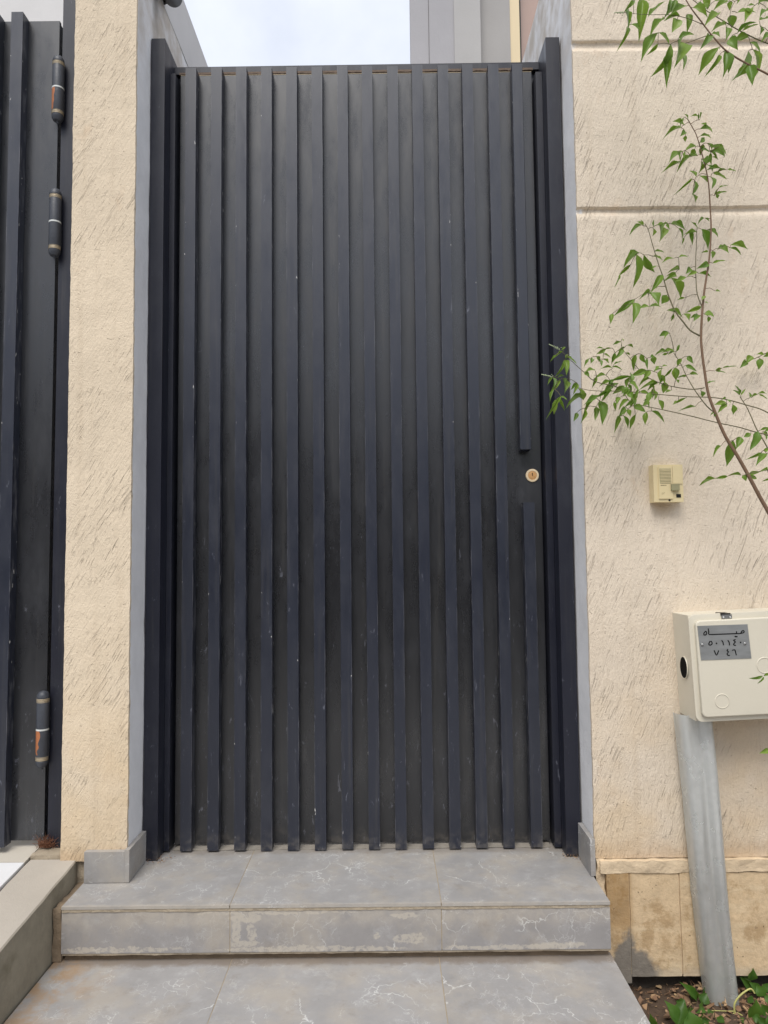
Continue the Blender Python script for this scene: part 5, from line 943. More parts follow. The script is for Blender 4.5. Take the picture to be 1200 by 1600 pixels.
SAP_P = [[4,.6508,-.2384,1.2713,.6493,-.2349,1.274],[5,.5171,-.3008,1.1727,.5123,-.3077,1.1697],[5,.6532,-.3094,1.1577,.6541,-.3113,1.1601],[5,.6267,-.3077,1.1613,.6255,-.3148,1.1568],[5,.8385,-.3213,1.1387,.8376,-.3259,1.1349],[2,.8189,-.2837,1.3727,.8161,-.2882,1.3678],[5,.6859,-.3115,1.1541,.6864,-.3051,1.1584],[2,.8144,-.2693,1.46,.8169,-.2717,1.459],[1,.7459,-.269,1.4061,.7427,-.2686,1.4046],[10,1.0225,-.1914,1.2847,1.0231,-.1974,1.2833],[5,.762,-.3164,1.1457,.7613,-.3118,1.1441],[0,.832,-.2749,1.7778,.8311,-.2821,1.7768],[0,.8156,-.3034,1.3862,.8154,-.3098,1.3867],[5,.6532,-.3094,1.1577,.6502,-.3076,1.1565],[12,.9341,-.291,.3357,.9302,-.2936,.3333],[10,1.0101,-.19,1.2787,1.0125,-.193,1.2762],[2,.8293,-.2513,1.5741,.8273,-.2582,1.5752],[5,.5232,-.3012,1.1709,.5242,-.2981,1.1674],[6,.6737,-.2172,1.1534,.6734,-.2228,1.1564],[4,.7022,-.2659,1.1986,.7031,-.2577,1.1967],[2,.8169,-.2717,1.459,.8194,-.2733,1.4549],[0,.8389,-.2775,1.7416,.8363,-.2759,1.7386],[0,.8086,-.3065,1.3452,.8132,-.3073,1.3443],[6,.6734,-.2228,1.1564,.6685,-.2309,1.1596],[5,.6793,-.3111,1.1548,.676,-.3196,1.158],[6,.6685,-.2309,1.1596,.6737,-.2246,1.1657],[0,.8334,-.2754,1.7708,.8409,-.2711,1.7738],[0,.8409,-.2711,1.7738,.8439,-.2687,1.7803],[0,.8414,-.2786,1.7265,.8433,-.286,1.7209],[0,.8433,-.286,1.7209,.843,-.2919,1.7138],[7,.9129,-.3345,1.0595,.9156,-.3383,1.0614],[8,.5993,-.2881,1.1802,.6026,-.2786,1.1881],[4,.6432,-.2337,1.2853,.6518,-.2246,1.2902],[4,.7243,-.2743,1.1865,.7283,-.2745,1.1906],[8,.6219,-.282,1.1729,.6233,-.2824,1.1785],[4,.7138,-.265,1.1917,.7074,-.2668,1.1898],[1,.7318,-.2577,1.4795,.7252,-.2601,1.4803],[0,.8363,-.2759,1.7386,.8393,-.2668,1.7376],[0,.8123,-.2705,1.8359,.8094,-.2705,1.8414],[6,.6737,-.2172,1.1534,.6698,-.2255,1.1452],[8,.4837,-.3241,1.2416,.4881,-.3184,1.2487],[8,.6233,-.2824,1.1785,.628,-.2853,1.1805],[5,.6864,-.3051,1.1584,.6915,-.2995,1.1652],[5,.6915,-.2995,1.1652,.6915,-.2962,1.172],[5,.6793,-.3111,1.1548,.6809,-.3139,1.1486],[10,.9977,-.1887,1.2727,1.0008,-.1933,1.2677],[6,.9442,-.2905,1.0621,.9519,-.2849,1.0679],[5,.8473,-.3272,1.1345,.8449,-.3315,1.127],[5,.8449,-.3315,1.127,.8472,-.3291,1.1236],[10,.9853,-.1875,1.268,.979,-.1979,1.2723],[5,.6329,-.3081,1.1609,.6327,-.3135,1.1663],[5,.6327,-.3135,1.1663,.6277,-.3142,1.1701],[5,.6277,-.3142,1.1701,.6268,-.3111,1.1773],[5,.6541,-.3113,1.1601,.6479,-.3146,1.1637],[0,.8385,-.2946,1.5045,.8473,-.2894,1.5039],[6,.9224,-.2843,1.0701,.9212,-.2876,1.0624],[4,.8024,-.3028,1.1686,.8036,-.2945,1.1636],[1,.7582,-.276,1.3626,.7591,-.2653,1.3596],[9,.9,-.3507,.5112,.8933,-.3503,.5104],[1,.7263,-.2534,1.5076,.7202,-.2491,1.5093],[1,.7096,-.2413,1.5882,.704,-.236,1.5925],[1,.704,-.236,1.5925,.7022,-.2317,1.5964],[0,.8291,-.2739,1.792,.8368,-.271,1.7985],[5,.8666,-.3231,1.1315,.8646,-.32,1.1254],[5,.5109,-.3004,1.1745,.5111,-.3115,1.1789],[4,.6518,-.2246,1.2902,.6555,-.2312,1.294],[8,.6026,-.2786,1.1881,.5982,-.2756,1.1946],[8,.5982,-.2756,1.1946,.605,-.2762,1.1984],[0,.8458,-.2812,1.6905,.8488,-.2918,1.6844],[7,.9297,-.3495,1.0085,.9201,-.3539,1.005],[0,.8078,-.307,1.3383,.7968,-.3145,1.3387],[0,.7968,-.3145,1.3387,.7934,-.315,1.3386],[3,.7809,-.2709,1.2074,.7902,-.2682,1.2107],[3,.7698,-.2571,1.2478,.7748,-.2637,1.2503],[6,.7115,-.227,1.1403,.7071,-.2395,1.1288],[3,.7647,-.2524,1.2613,.7643,-.2579,1.2685],[3,.7643,-.2579,1.2685,.7633,-.2635,1.27],[3,.7643,-.2579,1.2685,.758,-.2603,1.2679],[3,.758,-.2603,1.2679,.759,-.2582,1.274],[5,.6268,-.3111,1.1773,.6308,-.3099,1.1856],[7,.8897,-.3118,1.1395,.8888,-.3098,1.1485],[3,.7764,-.2642,1.2276,.7819,-.2675,1.2327],[0,.8334,-.2754,1.7708,.8252,-.2729,1.7723],[0,.8252,-.2729,1.7723,.8263,-.2629,1.7715],[0,.8335,-.297,1.4722,.8438,-.2941,1.4714],[8,.4837,-.3241,1.2416,.4821,-.3137,1.2362],[8,.4821,-.3137,1.2362,.4761,-.3207,1.2316],[5,.5663,-.3039,1.164,.567,-.3008,1.1551],[0,.8449,-.2908,1.5564,.837,-.2873,1.5561],[6,.6996,-.2239,1.1438,.701,-.2274,1.1531],[6,.701,-.2274,1.1531,.7056,-.2331,1.1526],[8,.5496,-.3014,1.1912,.5621,-.2882,1.2001],[4,.6429,-.2319,1.2921,.6456,-.2188,1.3068],[4,.6456,-.2188,1.3068,.6495,-.2166,1.3148],[4,.7408,-.2804,1.1797,.7462,-.2667,1.1724],[2,.8273,-.2582,1.5752,.8361,-.2606,1.5705],[0,.8488,-.2918,1.6844,.8608,-.2778,1.702],[4,.6842,-.2579,1.2162,.6899,-.2641,1.2221],[4,.6899,-.2641,1.2221,.6948,-.2733,1.2196],[4,.6948,-.2733,1.2196,.7026,-.2748,1.2163],[0,.8477,-.3311,1.0353,.861,-.3229,1.0413],[0,.8439,-.2687,1.7803,.848,-.2829,1.7742],[0,.848,-.2829,1.7742,.8501,-.2889,1.7624],[0,.8501,-.2889,1.7624,.8538,-.2814,1.7569],[0,.8538,-.2814,1.7569,.8545,-.2852,1.7512],[0,.8545,-.2852,1.7512,.8577,-.2782,1.752],[0,.8577,-.2782,1.752,.862,-.2752,1.7436],[8,.6068,-.2861,1.1778,.6154,-.2818,1.1872],[7,.9201,-.3539,1.005,.9168,-.3466,1.0138],[7,.9168,-.3466,1.0138,.9147,-.3406,1.0096],[0,.8094,-.2705,1.8414,.8003,-.2695,1.849],[5,.5242,-.2981,1.1674,.5248,-.3043,1.1548],[0,.8608,-.2778,1.702,.8717,-.2789,1.7046],[5,.7431,-.3152,1.1478,.745,-.3075,1.1378],[0,.8376,-.277,1.7492,.819,-.2915,1.7379],[0,.8132,-.3073,1.3443,.8221,-.3087,1.3371],[1,.7132,-.2425,1.5805,.73,-.2303,1.5896],[1,.73,-.2303,1.5896,.729,-.2377,1.5897],[1,.7682,-.2792,1.3452,.7755,-.2815,1.3537],[5,.6308,-.3099,1.1856,.639,-.3032,1.1981],[5,.639,-.3034,1.1983,.6349,-.3064,1.2061],[0,.8473,-.2846,1.6426,.8656,-.2731,1.6478],[0,.8656,-.2731,1.6478,.8644,-.276,1.6496],[0,.8644,-.276,1.6496,.8646,-.2821,1.6463],[6,.7071,-.2395,1.1288,.6966,-.233,1.1273],[5,.6989,-.3123,1.1526,.6939,-.3195,1.1384],[2,.8157,-.267,1.4747,.8088,-.2531,1.4771],[8,.472,-.334,1.2499,.4788,-.3348,1.2606],[0,.8856,-.3334,.9595,.8728,-.3335,.9583],[1,.729,-.2377,1.5897,.7471,-.2268,1.5982],[4,.7026,-.2748,1.2163,.7111,-.2844,1.2071],[4,.7151,-.2805,1.2072,.7126,-.2969,1.216],[4,.7126,-.2969,1.216,.7173,-.2878,1.224],[4,.7173,-.2878,1.224,.7134,-.284,1.2265],[5,.567,-.3008,1.1551,.5676,-.2885,1.1439],[0,.8228,-.2724,1.8116,.8393,-.2671,1.8195],[3,.7748,-.2637,1.2503,.7918,-.256,1.2578],[3,.758,-.2603,1.2679,.7405,-.2679,1.262],[3,.7405,-.2679,1.262,.7315,-.2769,1.2666],[0,.8123,-.2705,1.8359,.8011,-.266,1.8309],[0,.8011,-.266,1.8309,.7899,-.276,1.8179],[0,.7899,-.276,1.8179,.7927,-.2908,1.7986],[0,.7927,-.2908,1.7986,.7932,-.2888,1.7898],[6,.6557,-.2106,1.1738,.6457,-.1967,1.1723],[2,.8292,-.2492,1.569,.8128,-.2518,1.568],[0,.8461,-.2889,1.5825,.8326,-.2851,1.5864],[3,.7749,-.2619,1.2343,.7528,-.2791,1.2245],[3,.7497,-.2832,1.222,.7441,-.2831,1.2221],[0,.819,-.2915,1.7379,.7987,-.3009,1.7311],[5,.5676,-.2885,1.1439,.5511,-.2984,1.1503],[5,.5676,-.2885,1.1439,.5591,-.2878,1.1302],[6,.6698,-.2255,1.1452,.6515,-.2362,1.1344],[6,.6515,-.2362,1.1344,.6454,-.2296,1.1417],[6,.9607,-.2953,1.0563,.9722,-.2867,1.0727],[4,.7463,-.2824,1.1778,.7446,-.2994,1.1897],[0,.8646,-.2821,1.6463,.8634,-.2992,1.6538],[0,.8393,-.2671,1.8195,.8578,-.2632,1.8285],[0,.8473,-.2894,1.5039,.8717,-.2736,1.5158],[4,.6583,-.2431,1.2574,.6707,-.2505,1.2649],[4,.6707,-.2505,1.2649,.6769,-.2647,1.2622],[8,.5621,-.2882,1.2001,.5531,-.307,1.2122],[1,.7397,-.2634,1.4426,.7644,-.2442,1.4569],[1,.7644,-.2442,1.4569,.774,-.2538,1.4564],[1,.774,-.2538,1.4564,.7754,-.2432,1.4677],[1,.7754,-.2432,1.4677,.7908,-.2318,1.4826],[0,.8717,-.2736,1.5158,.8914,-.2682,1.5248],[0,.8914,-.2682,1.5248,.896,-.2754,1.5164],[0,.896,-.2754,1.5164,.8991,-.273,1.5244],[4,.6769,-.2647,1.2622,.6888,-.2696,1.2492],[4,.6888,-.2696,1.2492,.7005,-.2612,1.2543],[4,.7005,-.2612,1.2543,.7103,-.2543,1.259],[8,.5982,-.2756,1.1946,.5922,-.2604,1.2127],[6,.6457,-.1967,1.1723,.6321,-.1927,1.1615],[1,.7565,-.275,1.3688,.743,-.2646,1.3685],[8,.4721,-.3281,1.2502,.4513,-.3457,1.2385],[1,.7471,-.2268,1.5982,.7608,-.24,1.5952],[1,.7608,-.24,1.5952,.7665,-.2344,1.5979],[1,.7665,-.2344,1.5979,.7757,-.2289,1.6004],[7,.8922,-.3136,1.1333,.908,-.315,1.1418],[7,.9114,-.3134,1.1421,.9266,-.3149,1.1508],[6,.6515,-.2362,1.1344,.6377,-.2419,1.1176],[6,.6377,-.2419,1.1176,.6323,-.2322,1.1167],[0,.861,-.3229,1.0413,.8724,-.3341,1.0471],[0,.7987,-.3009,1.7311,.7797,-.3163,1.737],[0,.7797,-.3163,1.737,.7707,-.3221,1.7305],[0,.7707,-.3221,1.7305,.7515,-.3376,1.7216],[1,.7757,-.2289,1.6004,.7899,-.2349,1.5867],[4,.6432,-.2337,1.2853,.6282,-.2248,1.2772],[4,.6282,-.2248,1.2772,.6225,-.2258,1.2887],[4,.6225,-.2258,1.2887,.6001,-.2416,1.2813],[4,.6001,-.2416,1.2813,.5932,-.2456,1.2817],[4,.6001,-.2416,1.2813,.5964,-.2341,1.2719],[4,.5964,-.2341,1.2719,.5929,-.2439,1.2561],[4,.5929,-.2439,1.2561,.5823,-.2506,1.2529],[4,.5823,-.2506,1.2529,.5731,-.2537,1.2607],[4,.5731,-.2537,1.2607,.5604,-.2579,1.2568],[6,.6698,-.2255,1.1452,.6776,-.2139,1.1257],[0,.845,-.3306,1.0405,.8204,-.3476,1.0249],[1,.7202,-.2491,1.5093,.7016,-.2403,1.5168],[1,.7016,-.2403,1.5168,.6916,-.2355,1.5243],[1,.6916,-.2355,1.5243,.681,-.2454,1.5166],[0,.815,-.2709,1.8299,.8331,-.2756,1.8379],[0,.8331,-.2756,1.8379,.8366,-.2749,1.8383],[0,.8331,-.2756,1.8379,.8335,-.2752,1.8449],[0,.8545,-.2852,1.7512,.864,-.306,1.7503],[11,.9099,-.3721,.9661,.9251,-.3516,.9481],[2,.8128,-.2518,1.568,.8051,-.2293,1.5627],[2,.8131,-.2717,1.4453,.7838,-.2854,1.4419],[3,.8068,-.2954,1.1408,.7861,-.301,1.1251],[8,.5922,-.2604,1.2127,.6053,-.2737,1.2262],[8,.6045,-.2764,1.2283,.6044,-.2857,1.2314],[0,.8717,-.2789,1.7046,.8871,-.2968,1.6993],[0,.8043,-.3172,1.2034,.8263,-.3229,1.2039],[0,.8261,-.3286,1.2011,.832,-.3438,1.2048],[0,.8191,-.3019,1.4069,.856,-.2769,1.4104],[0,.7707,-.3221,1.7305,.7727,-.3009,1.7165],[0,.8452,-.2807,1.6975,.8055,-.3097,1.6751],[0,.8055,-.3097,1.6751,.8019,-.31,1.6667],[0,.8019,-.31,1.6667,.7945,-.3127,1.6686],[1,.681,-.2454,1.5166,.6714,-.2319,1.4962],[5,.5591,-.2878,1.1302,.5281,-.2994,1.1253],[5,.5281,-.2994,1.1253,.5144,-.2831,1.1177],[1,.7908,-.2318,1.4826,.7803,-.2548,1.5027],[1,.7803,-.2548,1.5027,.7631,-.2676,1.4956],[5,.5096,-.3122,1.1808,.4877,-.293,1.197],[5,.4877,-.293,1.197,.4787,-.3011,1.1951],[5,.4787,-.3011,1.1951,.4703,-.3069,1.1909],[5,.4703,-.3069,1.1909,.4645,-.3086,1.1961],[5,.4645,-.3086,1.1961,.4517,-.3162,1.1943],[5,.4703,-.3069,1.1909,.4531,-.3245,1.1647],[5,.4531,-.3245,1.1647,.4659,-.3311,1.1465],[5,.4659,-.3311,1.1465,.463,-.3262,1.1436],[5,.463,-.3262,1.1436,.4562,-.3147,1.1421],[2,.8117,-.2787,1.4017,.7882,-.2631,1.3993],[0,.8679,-.3383,.9591,.8356,-.3418,.9565],[0,.8356,-.3418,.9565,.8118,-.3324,.9527],[0,.8019,-.31,1.6667,.802,-.2963,1.6396],[1,.6714,-.2319,1.4962,.6386,-.2458,1.4681],[1,.7422,-.2656,1.428,.7014,-.2727,1.4138],[1,.7014,-.2727,1.4138,.6947,-.2813,1.4055],[1,.6947,-.2813,1.4055,.6897,-.2955,1.3666],[1,.6947,-.2813,1.4055,.6667,-.2654,1.3964],[1,.6667,-.2654,1.3964,.6606,-.277,1.3837],[3,.759,-.2582,1.274,.7412,-.2804,1.3073],[3,.7412,-.2804,1.3073,.7406,-.2742,1.3127],[1,.6606,-.277,1.3837,.6088,-.2703,1.3595]]
TOP_B = [('trunk',[[.9686,-.44,1.8033,.0024],[.9178,-.4328,1.8414,.00217],[.8868,-.4286,1.8625,.00203],[.8558,-.4243,1.8854,.00189],[.83,-.4205,1.9095,.00177],[.815,-.4177,1.9313,.00168],[.8,-.4148,1.9548,.00158],[.7851,-.4117,1.9816,.00148],[.7676,-.4081,2.0121,.00136],[.7553,-.4051,2.039,.00127],[.7458,-.4023,2.066,.00117],[.7418,-.4,2.0895,.0011]]),('branch',[[.9847,-.42,1.9034,.0016],[.9333,-.4111,1.9288,.00142],[.9076,-.4065,1.9447,.00133],[.8715,-.3998,1.9716,.0012],[.8483,-.3952,1.9923,.0011],[.8118,-.3882,2.0244,.00096],[.7885,-.3833,2.0503,.00087],[.7729,-.38,2.0688,.0008]]),('branch',[[.7914,-.41,1.9753,.0008],[.7546,-.4031,1.9979,.00073],[.717,-.3966,2.0112,.00067],[.6814,-.3906,2.0164,.00061],[.6373,-.3832,2.026,.00053],[.6179,-.38,2.0319,.0005]]),('branch',[[.8078,-.41,1.9524,.001],[.7861,-.4127,1.9445,.00089],[.7427,-.4181,1.9259,.00067],[.7277,-.42,1.9276,.0006]]),('branch',[[.9565,-.43,2.0341,.0009],[.9123,-.4211,2.03,.00078],[.8625,-.4112,2.0296,.00065],[.8506,-.4016,1.9826,.00052],[.8454,-.4,1.9763,.0005]])]
TOP_L = [[0,.8813,-.4285,1.8657,.8797,-.4375,1.8164,.0217],[3,.807,-.4119,1.9524,.821,-.4236,1.9372,.0089],[0,.8419,-.4215,1.8981,.8411,-.4112,1.8621,.014],[3,.803,-.4081,1.9539,.7785,-.4238,1.9122,.0166],[2,.6251,-.3807,2.0328,.6245,-.3984,1.9727,.0064],[1,.8835,-.3987,1.9692,.9164,-.4037,1.9802,.007],[4,.8574,-.3987,2.0063,.8637,-.3927,1.9818,.0217],[0,.7654,-.4132,2.014,.7944,-.4234,1.9858,.0192],[4,.9294,-.4169,2.0393,.9384,-.4196,2.0158,.016],[4,.9067,-.421,2.0331,.91,-.4239,2.0096,.0109],[2,.7435,-.396,2.0098,.7134,-.3831,2.0081,.0128],[1,.8946,-.404,1.9498,.8666,-.3905,1.9544,.0192],[1,.8489,-.3936,1.9889,.8082,-.41,1.9615,.0083],[0,.8325,-.4151,1.9089,.8253,-.4238,1.8459,.023],[0,.8694,-.4349,1.8612,.8524,-.422,1.8468,.0064],[2,.6709,-.3982,2.0059,.7071,-.3983,2.0406,.0128],[0,.8192,-.4194,1.9149,.7815,-.397,1.8699,.0236],[2,.7344,-.4026,1.9955,.7186,-.4131,1.9586,.0239],[1,.8474,-.3988,1.9772,.841,-.409,1.9406,.0147],[0,.7547,-.4051,2.0238,.7156,-.4136,1.9992,.016],[1,.8171,-.381,2.0394,.7782,-.3921,2.034,.016],[1,.8686,-.4044,1.9589,.904,-.4214,1.9755,.0109],[4,.8603,-.3987,2.0399,.8592,-.3934,2.0227,.0121],[4,.858,-.3917,2.0457,.8228,-.3901,2.0258,.0102],[1,.8349,-.3943,2.0131,.792,-.4117,1.9754,.0166],[2,.7619,-.3941,2.0141,.7604,-.3974,1.9717,.016],[3,.7211,-.4321,1.9216,.7048,-.4549,1.8474,.0271],[3,.7191,-.4402,1.9213,.7558,-.4353,1.9351,.0144],[4,.8952,-.4054,2.0493,.8655,-.4162,2.0225,.016],[2,.7119,-.3868,2.0083,.6702,-.3996,1.959,.0144],[4,.9151,-.4152,2.0227,.9437,-.4083,2.031,.0096],[4,.9082,-.4116,2.0196,.8915,-.4074,2.0217,.0077],[4,.9004,-.4146,2.0112,.8708,-.435,1.9622,.0153],[1,.8972,-.4036,1.9379,.9195,-.4034,1.9151,.0239],[4,.8637,-.4177,1.9971,.8999,-.4253,1.9935,.014],[1,.7756,-.3877,2.0716,.7814,-.399,2.0437,.016],[0,.8171,-.4223,1.8949,.7801,-.433,1.84,.0102],[1,.9017,-.4046,1.9204,.9132,-.3969,1.8607,.0198],[1,.8897,-.4078,1.9137,.8689,-.3782,1.8653,.0198],[3,.7111,-.4181,1.9248,.681,-.3897,1.8686,.0192],[1,.8356,-.3717,2.0623,.8666,-.3691,2.0625,.0083],[1,.8071,-.3825,2.0631,.8177,-.3766,2.0399,.0192],[0,.7296,-.4107,2.0347,.7186,-.4103,2.0078,.0128],[0,.7182,-.4038,2.0436,.7069,-.4061,1.9992,.0223],[1,.8451,-.4155,1.9386,.8538,-.4298,1.9038,.0207],[1,.9271,-.4338,1.9355,.9031,-.4397,1.9135,.0109],[2,.6382,-.3785,2.0034,.6616,-.3737,1.9898,.0144],[2,.6302,-.3713,2.0014,.6059,-.3852,1.9385,.0089],[3,.7124,-.3924,1.9182,.7007,-.4127,1.8328,.0185],[3,.7355,-.4061,1.9078,.739,-.4217,1.8664,.0134],[1,.9136,-.4186,1.964,.9131,-.4168,1.9443,.0089],[1,.9204,-.4023,1.9903,.9499,-.3944,2.0024,.0102],[3,.687,-.4068,1.9335,.665,-.398,1.9146,.0083],[3,.6952,-.3925,1.9718,.6545,-.3902,1.9098,.0223],[3,.6943,-.3949,1.97,.7172,-.397,1.9421,.0176],[2,.6527,-.3604,2.0755,.6271,-.3711,2.0405,.0096],[2,.683,-.3366,2.0962,.6711,-.3396,1.9986,.0271],[4,.9336,-.4216,1.9976,.9016,-.4367,1.9724,.0102],[0,.6867,-.4104,2.0477,.6656,-.4186,2.029,.0096]]
TOP_P = [[4,.8546,-.4048,1.9983,.8574,-.3987,2.0063],[0,.7645,-.4073,2.0188,.7654,-.4132,2.014],[4,.9234,-.4233,2.031,.9294,-.4169,2.0393],[4,.9068,-.42,2.03,.9067,-.421,2.0331],[2,.7385,-.4003,2.0036,.7435,-.396,2.0098],[1,.8973,-.4045,1.9524,.8946,-.404,1.9498],[1,.8483,-.3952,1.9923,.8489,-.3936,1.9889],[0,.83,-.4205,1.9095,.8325,-.4151,1.9089],[0,.8765,-.4272,1.8702,.8694,-.4349,1.8612],[2,.6759,-.3897,2.0176,.6709,-.3982,2.0059],[0,.8225,-.4191,1.9204,.8192,-.4194,1.9149],[2,.7385,-.4003,2.0036,.7344,-.4026,1.9955],[1,.8489,-.3936,1.9889,.8474,-.3988,1.9772],[0,.7614,-.4066,2.0255,.7547,-.4051,2.0238],[1,.8072,-.3872,2.0296,.8171,-.381,2.0394],[1,.8767,-.4007,1.9678,.8686,-.4044,1.9589],[4,.8625,-.4112,2.0296,.8603,-.3987,2.0399],[4,.8603,-.3987,2.0399,.858,-.3917,2.0457],[1,.8301,-.3917,2.0083,.8349,-.3943,2.0131],[2,.7546,-.4031,1.9979,.7619,-.3941,2.0141],[3,.7352,-.4191,1.9267,.7211,-.4321,1.9216],[3,.7211,-.4321,1.9216,.7191,-.4402,1.9213],[4,.8903,-.4167,2.0299,.8952,-.4054,2.0493],[2,.7111,-.3956,2.0121,.7119,-.3868,2.0083],[4,.9123,-.4211,2.03,.9151,-.4152,2.0227],[4,.9151,-.4152,2.0227,.9082,-.4116,2.0196],[4,.9082,-.4116,2.0196,.9004,-.4146,2.0112],[1,.8946,-.404,1.9498,.8972,-.4036,1.9379],[4,.8572,-.407,2.0088,.8637,-.4177,1.9971],[1,.7781,-.3811,2.0626,.7756,-.3877,2.0716],[0,.8325,-.4151,1.9089,.8171,-.4223,1.8949],[1,.8972,-.4036,1.9379,.9017,-.4046,1.9204],[1,.9017,-.4046,1.9204,.8897,-.4078,1.9137],[3,.7211,-.4321,1.9216,.7111,-.4181,1.9248],[1,.8171,-.381,2.0394,.8356,-.3717,2.0623],[1,.7932,-.3843,2.0451,.8071,-.3825,2.0631],[0,.7506,-.4037,2.0525,.7296,-.4107,2.0347],[0,.7296,-.4107,2.0347,.7182,-.4038,2.0436],[1,.8686,-.4044,1.9589,.8451,-.4155,1.9386],[1,.9282,-.4101,1.932,.9271,-.4338,1.9355],[2,.6373,-.3832,2.026,.6382,-.3785,2.0034],[2,.6382,-.3785,2.0034,.6302,-.3713,2.0014],[3,.7111,-.4181,1.9248,.7124,-.3924,1.9182],[3,.7352,-.4191,1.9267,.7355,-.4061,1.9078],[1,.9271,-.4338,1.9355,.9136,-.4186,1.964],[1,.9136,-.4186,1.964,.9204,-.4023,1.9903],[3,.7111,-.4181,1.9248,.687,-.4068,1.9335],[3,.687,-.4068,1.9335,.6952,-.3925,1.9718],[2,.6428,-.3842,2.0248,.6527,-.3604,2.0755],[2,.6527,-.3604,2.0755,.683,-.3366,2.0962],[4,.9151,-.4152,2.0227,.9336,-.4216,1.9976],[0,.7182,-.4038,2.0436,.6867,-.4104,2.0477]]
WEED_L = [[.6949,-.2976,-.2629,.6749,-.2874,-.2184,.0289],[.6949,-.2976,-.2629,.7199,-.279,-.221,.0289],[.7438,-.2286,-.2642,.7294,-.2097,-.264,.0167],[.7273,-.3114,-.2626,.7224,-.3025,-.2329,.035],[.7726,-.27,-.2644,.7358,-.3024,-.2548,.0182],[.7756,-.2102,-.2641,.7416,-.2091,-.2241,.0188],[.7826,-.201,-.2639,.7652,-.2093,-.2328,.0195],[.7988,-.1918,-.2637,.8324,-.1804,-.237,.0134],[.7835,-.2194,-.2644,.7992,-.2126,-.2471,.0225],[.7844,-.224,-.2645,.7547,-.2656,-.2558,.0167],[.8097,-.201,-.2641,.847,-.1887,-.2689,.0225],[.8467,-.2056,-.2646,.8789,-.2049,-.2567,.0225],[.9247,-.1665,-.2443,.9142,-.1483,-.2321,.0243],[.9231,-.1665,-.2443,.9312,-.1713,-.215,.0195],[.9361,-.1665,-.2636,.9026,-.1681,-.2373,.0195],[.9393,-.178,-.2643,.9174,-.1809,-.2419,.0195],[.9472,-.1918,-.265,.9315,-.1826,-.2469,.0243],[.9668,-.178,-.2646,.9586,-.1595,-.2575,.0225],[.868,-.27,-.2652,.8838,-.2763,-.2241,.0365],[.892,-.2792,-.2652,.874,-.2697,-.2627,.0164],[.908,-.2148,-.2654,.9002,-.2007,-.2651,.0164],[.9274,-.2562,-.2659,.9028,-.2606,-.2435,.0255],[.6333,-.3068,-.262,.6294,-.3167,-.2282,.0195],[.8961,-.293,-.2649,.8804,-.2858,-.2555,.0182],[.7537,-.2332,-.2644,.7286,-.2656,-.2556,.0122],[.7984,-.2516,-.2648,.7724,-.284,-.2557,.0122],[.8044,-.2884,-.2642,.7948,-.2722,-.2632,.0152],[.8472,-.2884,-.2646,.8475,-.2705,-.2647,.0122],[.9528,-.2148,-.2658,.9419,-.202,-.2618,.0213],[.905,-.2976,-.2648,.8985,-.2954,-.247,.0213]]
VINES = [([[0.8534,-0.234,-0.3101],[0.8544,-0.234,-0.2874],[0.853,-0.234,-0.2704],[0.8542,-0.234,-0.2562],[0.8667,-0.234,-0.2393],[0.891,-0.234,-0.2239],[0.9009,-0.234,-0.2339]],0.0026),([[0.8563,-0.234,-0.2761],[0.8263,-0.234,-0.2872],[0.7815,-0.234,-0.301]],0.0014),([[0.8593,-0.234,-0.2761],[0.8737,-0.234,-0.2848],[0.8941,-0.234,-0.2892],[0.9296,-0.234,-0.2881]],0.0016),([[0.8549,-0.234,-0.2733],[0.8269,-0.234,-0.2725],[0.8004,-0.234,-0.2714]],0.001)]

def leaf_mesh(name, droop, fold, wave, tipw, mat, n=7):
    """unit leaf along +Y, half width 0.5 along X, folded on its midrib and drooping along its length"""
    bm = bmesh.new(); rows = []
    for i in range(n + 1):
        t = i / n
        w = 0.5 * math.sin(math.pi * min(1, t ** 0.80)) ** 1.15 * (1 - tipw * t) / 0.86
        if i in (0, n): w = 0.03 if i == 0 else 0.004
        y = t * (1.08 - 0.06 * droop * t)
        zc = droop * (0.55 * t - 0.75 * t * t) * 0.55
        wv = wave * math.sin(t * 9)
        rows.append([bm.verts.new(p) for p in ((-w, y, zc + fold * w + wv * w), (-w * .5, y, zc + fold * w * .42 + wv * w * .4), (0, y, zc), (w * .5, y, zc + fold * w * .42 - wv * w * .4), (w, y, zc + fold * w - wv * w))])
    for a, b in zip(rows, rows[1:]):
        for k in range(4): bm.faces.new((a[k], a[k + 1], b[k + 1], b[k]))
    me = bpy.data.meshes.new(name); bm.to_mesh(me); bm.free(); me.shade_smooth(); me.materials.append(mat)
    return me
LM = [leaf_mesh('leaf', d_, f_, w_, t_, M['leaf']) for d_, f_, w_, t_ in ((0.5, 0.35, 0.10, 0.25), (0.9, 0.45, -0.12, 0.35), (0.2, 0.25, 0.15, 0.3), (1.2, 0.3, 0.1, 0.2), (0.6, 0.6, -0.2, 0.4))]
WM = [leaf_mesh('leaf', d_, f_, w_, t_, M['weed_leaf']) for d_, f_, w_, t_ in ((0.5, 0.3, 0.12, -0.05), (0.9, 0.2, -0.15, 0.0), (0.3, 0.4, 0.1, 0.05))]
